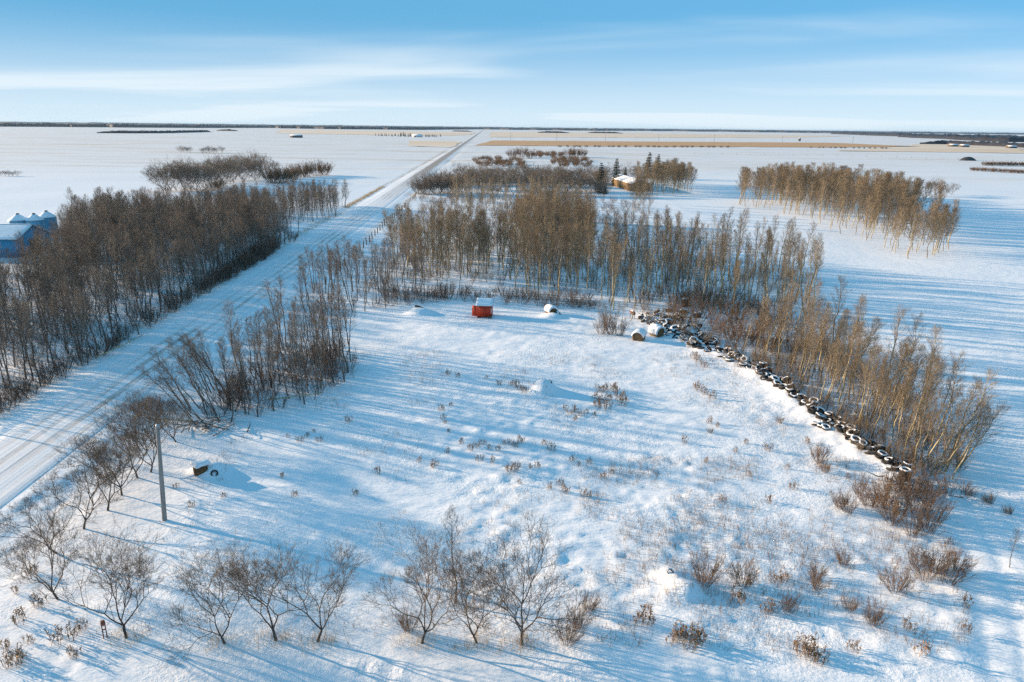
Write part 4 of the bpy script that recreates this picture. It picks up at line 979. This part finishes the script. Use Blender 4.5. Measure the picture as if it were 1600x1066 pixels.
x, y = P(1046, 908); tire(x, y, gz(x, y) + .02, .5, (.5, .2), .4, 'small tire poking from the snow by the reddish willow shrub', None, 1)
x, y = P(872, 494); tire(x, y, gz(x, y) + .12, .8, (.9, .1), .3, 'tire leaning on the old bale at the woods edge', None, 2)
x, y = P(859, 611); tire(x, y - .15, gz(x, y) + .05, .55, (1.0, .2), .5, 'tire edge showing in the side of the lone snow mound', None, 1)

# barrel in the brush
x, y = P(988, 497); o = empty('steel_drum', (x, y, gz(x, y) + .9), R(20))
m = MB(); m.lathe([(0, -.45), (.27, -.45), (.29, -.44), (.29, -.15), (.305, -.14), (.29, -.13), (.29, .13), (.305, .14), (.29, .15), (.29, .44), (.26, .44), (.25, -.3), (0, -.3)], 20); b = link('drum', m.mesh('drum', 'rust', True), o); b.rotation_euler = (R(-80), 0, 0)
link('snow_cap', snow_slab(.4, .8, .12, 9, 6, 8), o, (0, 0, .26))
for sx in (-.22, .22):
    for sy in (-.3, .3): link('leg', MB().box((sx, sy, -.58), (.06, .06, .72)).mesh('leg', 'dark_steel'), o)
tag(o, 'rusty drum lying on a stand in the brush by the bales', 'drum')

# log on the snow hump, brush piles
x, y = P(656, 486); o = link('log', None, None, (x, y, gz(x, y) + .12)); o.rotation_euler = (0, R(8), R(-15))
m = MB(); m.tube([(-.8, 0, 0), (-.3, .04, .05), (.2, 0, 0), (.7, -.05, .02)], (.16, .19, .16, .1), 8, True); link('stem', m.mesh('stem', 'old_wood', True), o)
m = MB(); m.tube([(-.5, 0, .1), (-.62, .1, .32)], (.07, .04), 6, True); link('knot', m.mesh('knot', 'old_wood', True), o); tag(o, 'brown log end resting on a low snow hump west of the shed', 'log')
def brush_pile(px, n, L, label, seed, spread=1.2, mat='dark_bark'):
    rr = np.random.RandomState(seed); x, y = P(*px); m = []; f = MB()
    for i in range(n):
        a = rr.rand() * 6.283; p = np.array([rr.normal() * spread, rr.normal() * spread * .6, rr.uniform(0.05, .7)]); d = np.array([math.cos(a), math.sin(a), rr.normal() * .22])
        bp, _ = branch_pts(p - d * L * .5, d, L * rr.uniform(.5, 1.2), 3, .08, 0, rr); bp[:, 2] = np.maximum(bp[:, 2], .02); (m.append(bp) if i < n * .3 else f.tube(bp, np.linspace(.02, .01, 4), 4))
    o = empty('brush_pile', (x, y, gz(x, y))); [link('branch', MB().tube(bp, np.linspace(.055, .012, 4), 5).mesh('branch', mat, True), o) for bp in m]; tag(link('twigs', f.mesh('twigs', 'dark_twig', True), o), kind='stuff'); return tag(o, label, 'brush pile')
brush_pile((330, 668), 70, 2.6, 'dark heap of broken branches at the foot of the ragged clump', 31)
brush_pile((912, 478), 70, 2.4, 'dark brush pile at the woods edge between shed and bales', 32, 1.6)
brush_pile((1420, 765), 60, 2.2, 'tangle of cut brush under the end of the tire wall', 33, 1.3)

# rusty post by the maple
x, y = P(166, 1003); o = empty('rusty_post', (x, y, gz(x, y)), .3)
for sx in (-.09, .09): link('leg', MB().box((sx, 0, .42), (.045, .045, .95)).mesh('leg', 'rust'), o)
link('crossbar', MB().box((0, 0, .60), (.135, .035, .06)).mesh('crossbar', 'rust'), o)
m = MB(); m.lathe([(0, 1.18), (.11, 1.16), (.13, 1.02), (.13, .92), (0, .90)], 10); link('head', m.mesh('head', 'rust'), o); tag(o, 'short rusty red post on two legs beside a spreading maple', 'post')

# ------------------------------------------------------------------ fences
def fence(name, pts, step, h, r, label, wires=3, jit=.06, wire=True):
    L = [math.dist(a, b) for a, b in zip(pts[:-1], pts[1:])]; tot = sum(L); o = empty(name, (pts[0][0], pts[0][1], gz(*pts[0])))
    ox, oy, oz = o.location; s = 0; tops = []; rr = random.Random(len(pts) + int(tot))
    m = MB(); m.tube([(0, 0, -.3), (0, 0, h * .6), (0, 0, h)], (r, r * .95, r * .9), 7, True); pm = m.mesh('post', 'old_wood', True)
    while s <= tot:
        x, y, tx, ty = along(pts, s); z = gz(x, y); p = link('post', pm, o, (x - ox, y - oy, z - oz)); p.rotation_euler = (rr.gauss(0, jit), rr.gauss(0, jit), rr.uniform(0, 6)); p.scale = (1, 1, rr.uniform(.88, 1.12)); tops.append((x - ox, y - oy, z - oz)); s += step
    for w in range(wires):
        m = MB(); m.tube(np.array(tops) + np.array([r, 0, h * (.4 + .25 * w)]), np.full(len(tops), .004), 3); link('wire', m.mesh('wire', 'galvanised', True), o)
    return tag(o, label, 'fence')
fence('post_fence', [(road_x(y_) + 11.0, y_) for y_ in (128, 180, 240, 300)], 4.6, 1.75, .14, 'wire fence on weathered posts running along the road ditch')
fence('post_fence', [P(1085, 241), P(1250, 243.5), P(1400, 246), P(1560, 252)], 16, 1.6, .16, 'far wire fence crossing the open snow beyond the grove', 1)

# ------------------------------------------------------------------ blue bins and blue shed across the road
def bin_at(px, r, label):
    x, y = P(*px); o = empty('grain_bin', (x, y, gz(x, y)))
    prof = []
    for i in range(46): prof.append((r + (.03 if i % 2 else 0), i * .1))
    m = MB(); m.lathe(prof, 32); link('wall', m.mesh('wall', 'blue_steel', True), o)
    m = MB(); m.lathe([(r + .12, 4.42), (r + .10, 4.5), (.35, 5.85), (.32, 5.95)], 32); rf = link('roof', m.mesh('roof', 'galvanised', True), o)
    m = MB(); m.lathe([(r + .06, 4.56), (r * .9, 4.80), (r * .5, 5.42), (.42, 5.90)], 32, jit=.02); link('snow_cap', m.mesh('snow_cap', 'clean_snow', True), rf)
    m = MB(); m.lathe([(.38, 5.85), (.38, 6.08), (.30, 6.16), (0, 6.2)], 16); link('hatch', m.mesh('hatch', 'dark_steel', True), o)
    m = MB()
    for sx in (-.2, .2): m.tube([(sx, -r - .1, .3), (sx, -r - .1, 4.5)], (.02, .02), 4)
    for i in range(14): m.tube([(-.2, -r - .1, .4 + i * .3), (.2, -r - .1, .4 + i * .3)], (.015, .015), 4)
    link('ladder', m.mesh('ladder', 'galvanised'), o); tag(o, label, 'grain bin', 'blue grain bins')
bin_at((34, 371), 2.2, 'blue grain bin with a snowy cone roof, farthest from the woods')
bin_at((59, 371), 2.0, 'blue grain bin standing between two others')
bin_at((78, 366), 2.1, 'blue grain bin nearest to the trees of the woods')
x, y = P(32, 404); o = empty('blue_shed', (x, y, gz(x, y)), 0)
Ls, Ds, He, Hr = 22.0, 11.0, 3.9, 6.2
wl_ = MB().box((-Ls / 2, 0, He / 2), (Ls, .12, He)); link('wall', wl_.mesh('wall', 'blue_steel'), o)
for i in range(44):
    link('cladding_rib', MB().box((-.25 - i * .5, -.085, He / 2), (.06, .05, He)).mesh('cladding_rib', 'blue_steel'), o) if i < 14 else None
link('wall', MB().box((-Ls / 2, Ds, He / 2), (Ls, .12, He)).mesh('wall', 'blue_steel'), o)
for sx in (0, -Ls):
    m = MB(); v = [(sx, 0, 0), (sx, Ds, 0), (sx, Ds, He), (sx, Ds / 2, Hr), (sx, 0, He)]; v2 = [(a - .1, b, c) for a, b, c in v]
    m.add(v + v2, [(0, 1, 6, 5), (1, 2, 7, 6), (2, 3, 8, 7), (3, 4, 9, 8), (4, 0, 5, 9), (0, 4, 3, 2), (5, 7, 8, 9)], [(0, 2, 1), (5, 6, 7)]); link('gable', m.mesh('gable', 'blue_steel'), o)
sl = math.atan2(Hr - He, Ds / 2); wr = math.hypot(Hr - He, Ds / 2) + .5
for sg in (0, 1):
    rf = link('roof', MB().box((0, 0, 0), (Ls + .6, wr, .08)).mesh('roof', 'galvanised'), o, (-Ls / 2, Ds * (.25 if sg == 0 else .75), (He + Hr) / 2 + .02)); rf.rotation_euler = (sl if sg == 0 else -sl, 0, 0)
    link('snow_cap', snow_slab(Ls + .5, wr - .05, .14, 12 + sg, 30, 10), rf, (0, 0, .045))
link('door', MB().box((.06, Ds / 2, 1.6), (.1, 3.6, 3.2)).mesh('door', 'dark_steel'), o)
tag(o, 'blue metal farm shed with a snow-covered gable roof in the woods', 'shed')

# ------------------------------------------------------------------ farmyard beyond the woods
o = empty('barn', (54.5, 336, gz(54.5, 336)), R(5.6))
LB, DB, HE, HR = 39.0, 9.0, 3.4, 5.2
w_ = link('wall', MB().box((0, LB / 2, HE / 2), (.14, LB, HE)).mesh('wall', 'board_wood'), o)
for i in range(27): link('plank', MB().box((-.10, .8 + i * 1.44, HE / 2), (.06, .95, HE)).mesh('plank', 'board_wood'), w_)
link('wall', MB().box((DB, LB / 2, HE / 2), (.14, LB, HE)).mesh('wall', 'board_wood'), o)
for yy in (0, LB):
    m = MB(); v = [(0, yy, 0), (DB, yy, 0), (DB, yy, HE), (DB / 2, yy, HR), (0, yy, HE)]; v2 = [(a, b + .12, c) for a, b, c in v]
    m.add(v + v2, [(0, 1, 6, 5), (1, 2, 7, 6), (2, 3, 8, 7), (3, 4, 9, 8), (4, 0, 5, 9), (0, 4, 3, 2), (5, 7, 8, 9)], [(0, 2, 1), (5, 6, 7)]); link('gable', m.mesh('gable', 'old_wood'), o)
sl = math.atan2(HR - HE, DB / 2); wr = math.hypot(HR - HE, DB / 2) + .5
for sg in (0, 1):
    rf = link('roof', MB().box((0, 0, 0), (wr, LB + .8, .1)).mesh('roof', 'grey_wood'), o, (DB * (.25 if sg == 0 else .75), LB / 2, (HE + HR) / 2)); rf.rotation_euler = (0, -sl if sg == 0 else sl, 0)
    link('snow_cap', snow_slab(wr - .1, LB + .7, .2, 22 + sg, 10, 40), rf, (0, 0, .055))
tag(o, 'long wooden barn with sunlit board wall and snowy roof in the farmyard', 'barn')
for u, v, s, lab in ((938, 301, 1.55, 'broad open spruce with snow on its boughs beside the barn'), (962, 290, 1.6, 'tall dark spruce behind the barn gable'), (976, 288, 1.05, 'slim greyish spruce among bare trees by the barn'),
                     (1013, 279, 1.75, 'dark pointed spruce behind the farmyard aspens, taller of a pair'), (1027, 278, 1.6, 'dark pointed spruce behind the farmyard aspens, smaller of a pair'), (945, 303, .7, 'short dark spruce in front of the barn end')):
    x, y = P(u, v); SPRUCE.put(rnd.randrange(3), x, y, rnd.uniform(0, 6), s, lab, 'spruce')
f13 = fill([(990, 304), (1078, 304), (1085, 292), (1040, 284), (995, 288)], 95, 1.7, 51)
FAR_ASPEN.mass('aspen_grove', mass_spots(f13[26:], (.85, 1.15), (0, .06)), 'inner trees of the farmyard grove beside the barn', 'grove'); f13 = f13[:26]
stand(FAR_ASPEN, f13, (.8, 1.1), 'golden-brown aspen in the farmyard grove beside the barn', 'aspen', 'aspens beside the barn', (0, .06))
# rounded bushes by the road and shelterbelt rows
for i, (u, v, s) in enumerate(((655, 303, .95), (668, 304, 1.1), (683, 303, 1.15), (698, 303, 1.1), (712, 301, 1.0), (676, 292, 1.0), (694, 291, 1.05), (712, 290, 1.0))):
    x, y = P(u, v); DENSE.put(i, x, y, i * 1.3, s * .98, 'rounded dense bush in the thick clump against the road', 'bush', 'bushes against the road')
for row, (v0, v1, s) in enumerate(((303, 305, .85), (296, 299, .9), (289, 292, .9), (283, 286, .9))):
    for i in range(17):
        t = (i + .5 * (row % 2)) / 16; u = 722 + t * 212 + rnd.gauss(0, 2); x, y = P(u, v0 + (v1 - v0) * t + rnd.gauss(0, .5))
        ROUND.put(rnd.randrange(5), x, y, rnd.uniform(0, 6), s * rnd.uniform(.85, 1.1), 'bare grey tree in the ' + ('front', 'second', 'third', 'last')[row] + ' shelterbelt row, ' + ('its road end' if t < .33 else 'behind the wagon' if t < .66 else 'its barn end'), 'tree', 'shelterbelt trees', name='shelterbelt_tree')
for u, v, s in ((800, 247, 1.3), (815, 246, 1.5), (828, 248, 1.3), (890, 246, 1.4), (900, 246, 1.5), (910, 246, 1.2)):
    x, y = P(u, v); RUSSET.put(rnd.randrange(4), x, y, rnd.uniform(0, 6), s * 1.5, 'big russet willow bush at the slough beyond the shelterbelt', 'bush', 'russet willows at the slough')
wb = fill([(740, 262), (820, 263), (818, 252), (745, 250)], 34, 4, 61) + fill([(862, 262), (925, 263), (920, 250), (865, 249)], 34, 4, 62) + fill([(830, 247), (880, 247), (880, 241), (830, 240)], 26, 6, 63)
RUSSET.mass('willow_thicket', mass_spots(wb, (.7, 1.1)), 'low russet willow thicket on the slough beyond the shelterbelt', 'thicket')
wb = fill([(642, 318), (700, 325), (760, 345), (820, 350), (800, 325), (720, 308), (650, 308)], 34, 3.0, 64)
BRUSH.mass('undergrowth', mass_spots(wb, (.8, 1.5)), 'scattered low brush on the snow north of the compact stand', 'undergrowth')
yg = fill([(1000, 500), (1040, 528), (1100, 552), (1180, 590), (1250, 645), (1330, 700), (1410, 755), (1425, 735), (1330, 668), (1250, 610), (1180, 560), (1100, 510), (1030, 480)], 80, 1.0, 29)
BRUSH_TAN.mass('undergrowth', mass_spots(yg, (.5, 1.0)), 'twiggy brush growing up through the tires', 'undergrowth')
# willow island in the western field
isl = [(255, 300), (268, 298), (297, 297), (313, 296), (330, 294), (345, 290), (360, 286), (378, 282), (262, 299), (275, 299), (290, 299), (306, 299), (322, 298), (340, 294), (352, 290), (365, 287), (382, 284), (398, 283), (415, 281), (285, 291), (302, 289), (320, 286), (338, 283), (356, 280), (374, 277), (394, 276), (412, 275), (405, 280)]
for i, (u, v) in enumerate(isl):
    x, y = P(u, v); ROUND.put(i, x, y, i * 2.1, rnd.uniform(1.0, 1.3), 'grey rounded tree of the western bush island, ' + ('at its fieldward tip' if u < 290 else 'at its road-ward end' if u > 375 else 'in its front middle' if v > 289 else 'in its back middle'), 'tree', 'trees of the bush island', name='island_tree')
for u, v, s in ((424, 286, 1.7), (430, 287, 1.8), (442, 286, 2.0), (452, 284, 1.8), (462, 280, 1.7), (472, 277, 1.7), (480, 276, 1.8), (495, 275, 2.0), (508, 274, 1.8), (335, 298, 1.0), (345, 296, 1.1)):
    x, y = P(u, v); RUSSET.put(rnd.randrange(4), x, y, rnd.uniform(0, 6), s, 'russet willow bush beside the grey trees of the western bush island', 'bush', 'russet willows of the bush island')
# bushes of the eastern field
for u, v, s in ((1452, 306, 1.1), (1462, 305, 1.2), (1470, 307, .8), (1487, 304, .9)):
    x, y = P(u, v); ROUND.put(rnd.randrange(5), x, y, rnd.uniform(0, 6), s * .62, 'small round bush out on the snow behind the lone grove', 'bush', 'small bushes behind the grove')
for u0, u1, v0, v1, n, s, lab in ((1535, 1610, 259, 260, 14, 1.1, 'russet bush in the upper of two hedges on the eastern snow'), (1518, 1610, 267, 272, 16, .85, 'dark bush in the lower of two hedges on the eastern snow')):
    for i in range(n):
        t = (i + rnd.random() * .6) / n; x, y = P(u0 + (u1 - u0) * t, v0 + (v1 - v0) * t); RUSSET.put(rnd.randrange(4), x, y, rnd.uniform(0, 6), s * rnd.uniform(.8, 1.2), lab, 'bush', lab.replace('bush in', 'bushes of'), scz=s * .8)
for us, v, s, lab in (((283, 287, 292, 297), 238.5, 1.0, 'dark bush in the shorter group out on the western field'), ((316, 323, 328, 333, 338, 347), 239.5, 1.0, 'dark bush in the longer row out on the western field'), ((2, 8, 14, 20, 27), 275, .5, 'low dark bush at the edge of the western field')):
    for u in us:
        x, y = P(u, v); ROUND.put(rnd.randrange(5), x, y, rnd.uniform(0, 6), s * rnd.uniform(.5, .75), lab, 'bush', lab.replace('bush', 'bushes'))
for i in range(26):
    u = 876 + i * 10.4 + rnd.gauss(0, 2); x, y = P(u, 230.2 + .0026 * (u - 876)); RUSSET.put(rnd.randrange(4), x, y, rnd.uniform(0, 6), rnd.uniform(.8, 1.3), 'small dark bush along the near edge of the bare stubble', 'bush', 'bushes along the stubble edge', scz=.8)
for i in range(14):
    u = 1270 + i * 9 + rnd.gauss(0, 2); x, y = P(u, 231.5 + i * .1); RUSSET.put(rnd.randrange(4), x, y, rnd.uniform(0, 6), rnd.uniform(.6, .9), 'tiny dark bush in the broken line past the end of the stubble', 'bush', 'bushes past the stubble end', scz=.7)
# dark heap on the eastern field
x, y = P(1512, 251); o = link('silage_heap', None, None, (x, y, gz(x, y) - .2)); 
A = np.linspace(0, 6.283, 33)[:-1]; V = []; nr = 8
for r_ in range(nr):
    t = r_ / (nr - 1); V.append(np.stack([np.cos(A) * 9 * t, np.sin(A) * 6 * t, 4.2 * (1 - t * t) * np.ones(32) * (1 + .12 * fbm(np.cos(A) * 3 * t, np.sin(A) * 3 * t, 2, 4))], -1))
V = np.concatenate(V); q = [(i * 32 + j, i * 32 + (j + 1) % 32, (i + 1) * 32 + (j + 1) % 32, (i + 1) * 32 + j) for i in range(nr - 1) for j in range(32)]
o.data = None
bpy.data.objects.remove(o)
o = link('silage_heap', mesh_np('silage_heap', V, [np.array(q)], ('dark_steel',)), None, (x, y, gz(x, y) - .2)); tag(o, 'dark domed heap far out on the eastern snow', 'heap')

for u, v, s, lab in ((930, 297, 1.0, 'grey tree beside the broad spruce in the farmyard'), (950, 286, 1.0, 'grey tree behind the barn roof, between two spruces'), (982, 284, 1.0, 'grey tree behind the barn, on its grove side'), (992, 287, .9, 'grey tree between the barn and the farmyard grove'), (944, 307, .7, 'low grey tree on the snow before the barn end'), (988, 306, .75, 'low grey tree hiding the barn gable'), (1000, 307, .7, 'low grey tree before the farmyard grove')):
    x, y = P(u, v); ROUND.put(rnd.randrange(5), x, y, rnd.uniform(0, 6), s, lab, 'tree', name='farmyard_tree')
# wagon by the shelterbelt
x, y = P(773, 299); o = empty('farm_wagon', (x, y, gz(x, y)), R(8))
link('deck', MB().box((0, 0, .95), (4.6, 2.2, .16)).mesh('deck', 'dark_steel'), o); link('headboard', MB().box((-2.2, 0, 1.45), (.1, 2.2, .85)).mesh('headboard', 'dark_steel'), o)
for sx in (-1.4, 1.4):
    for sy in (-.95, .95):
        w = link('wheel', TIRE, o, (sx, sy, .46)); w.rotation_euler = (R(90), 0, 0); w.scale = (.92, .92, .9)
link('drawbar', MB().box((2.9, 0, .6), (1.4, .12, .12)).mesh('drawbar', 'dark_steel'), o); tag(o, 'dark flat farm wagon parked by the shelterbelt', 'wagon')

# ------------------------------------------------------------------ far farmstead, barns, power poles
def house(px, w, d, he, hr, wall, label, rz=0.0, cat='building', name='farm_building', scale_roof=.3):
    x, y = P(*px); o = empty(name, (x, y, gz(x, y) - .1), rz)
    m = MB(); v = [(-w / 2, -d / 2, 0), (w / 2, -d / 2, 0), (w / 2, d / 2, 0), (-w / 2, d / 2, 0), (-w / 2, -d / 2, he), (w / 2, -d / 2, he), (w / 2, d / 2, he), (-w / 2, d / 2, he), (-w / 2, 0, hr), (w / 2, 0, hr)]
    m.add(v, [(0, 1, 5, 4), (2, 3, 7, 6), (1, 2, 6, 5), (3, 0, 4, 7)], [(5, 6, 9), (7, 4, 8)]); link('wall', m.mesh('wall', wall), o)
    sl = math.atan2(hr - he, d / 2); wr = math.hypot(hr - he, d / 2) + .4
    for sg in (-1, 1):
        rf = link('roof', MB().box((0, 0, 0), (w + .6, wr, .15)).mesh('roof', 'clean_snow'), o, (0, sg * d / 4, (he + hr) / 2 + .1)); rf.rotation_euler = (-sg * sl, 0, 0)
    link('door', MB().box((-w * .2, -d / 2 - .04, he * .38), (w * .14, .08, he * .74)).mesh('door', 'dark_steel'), o)
    for i in range(2): link('window', MB().box((w * (.08 + .22 * i), -d / 2 - .04, he * .58), (w * .09, .08, he * .3)).mesh('window', 'dark_steel'), o)
    return tag(o, label, cat)
house((652, 214.4), 26, 12, 4, 7.5, 'white_paint', 'white farm building with a snowy roof among the lone farmstead trees')
house((463, 215.2), 26, 12, 4.8, 6.4, 'dark_steel', 'long dark barn alone far across the western field')
house((1249, 220.6), 5, 5, 7, 9, 'dark_steel', 'small dark tower-like hut far out beyond the stubble')
for u, v, w, lab in ((1490, 229.4, 20, 'farm building with a snowy roof beside the far eastern trees'), (1506, 230.2, 16, 'smaller snowy-roofed farm building next to the far eastern trees'), (1580, 232, 16, 'snowy-roofed hut in front of the far eastern trees')):
    house((u, v), w, 9, 3.5, 5.5, 'old_wood', lab)
for i in range(34):
    u = 588 + 100 * i / 33 + rnd.gauss(0, 1.5); x, y = P(u, 212.2 + .02 * (u - 588) + rnd.uniform(-.8, .5)); hgt = 1.0 + .7 * math.exp(-((u - 634) / 9) ** 2)
    SPRUCE.put(i, x, y, rnd.uniform(0, 6), hgt * rnd.uniform(.7, 1.0), 'dark evergreen of the windbreak round the lone white farmstead', 'spruce', 'evergreens of the far farmstead')
pole_pts = [(798, 219.2), (870, 219.9), (946, 220.7), (1029, 221.6), (1116, 222.6), (1222, 223.8), (1332, 225.1)]
for i, (u, v) in enumerate(pole_pts):
    x, y = P(u, v); o = empty('power_pole', (x, y, 0)); m = MB(); m.tube([(0, 0, -.5), (0, 0, 16)], (.32, .22), 6, True); link('pole', m.mesh('pole', 'old_wood'), o)
    link('crossarm', MB().box((0, 0, 15), (3.2, .25, .25)).mesh('crossarm', 'old_wood'), o); tag(o, 'power pole in the distant line along the bare stubble field', 'power pole', 'power poles of the distant line')

# ------------------------------------------------------------------ cold haze over the plain
m = bpy.data.materials.new('haze'); m.use_nodes = True; n = m.node_tree.nodes; l = m.node_tree.links
n.remove(n['Principled BSDF']); pv = n.new('ShaderNodeVolumePrincipled'); pv.inputs['Color'].default_value = (.50, .74, 1, 1); pv.inputs['Density'].default_value = 2.4e-5; pv.inputs['Anisotropy'].default_value = .2
l.new(pv.outputs[0], n['Material Output'].inputs['Volume']); M['haze'] = m
o = link('haze', MB().box((0, 14000, 26), (100000, 110000, 58)).mesh('haze', 'haze')); tag(o, 'thin cold haze over the plain', 'haze', None, 'stuff')
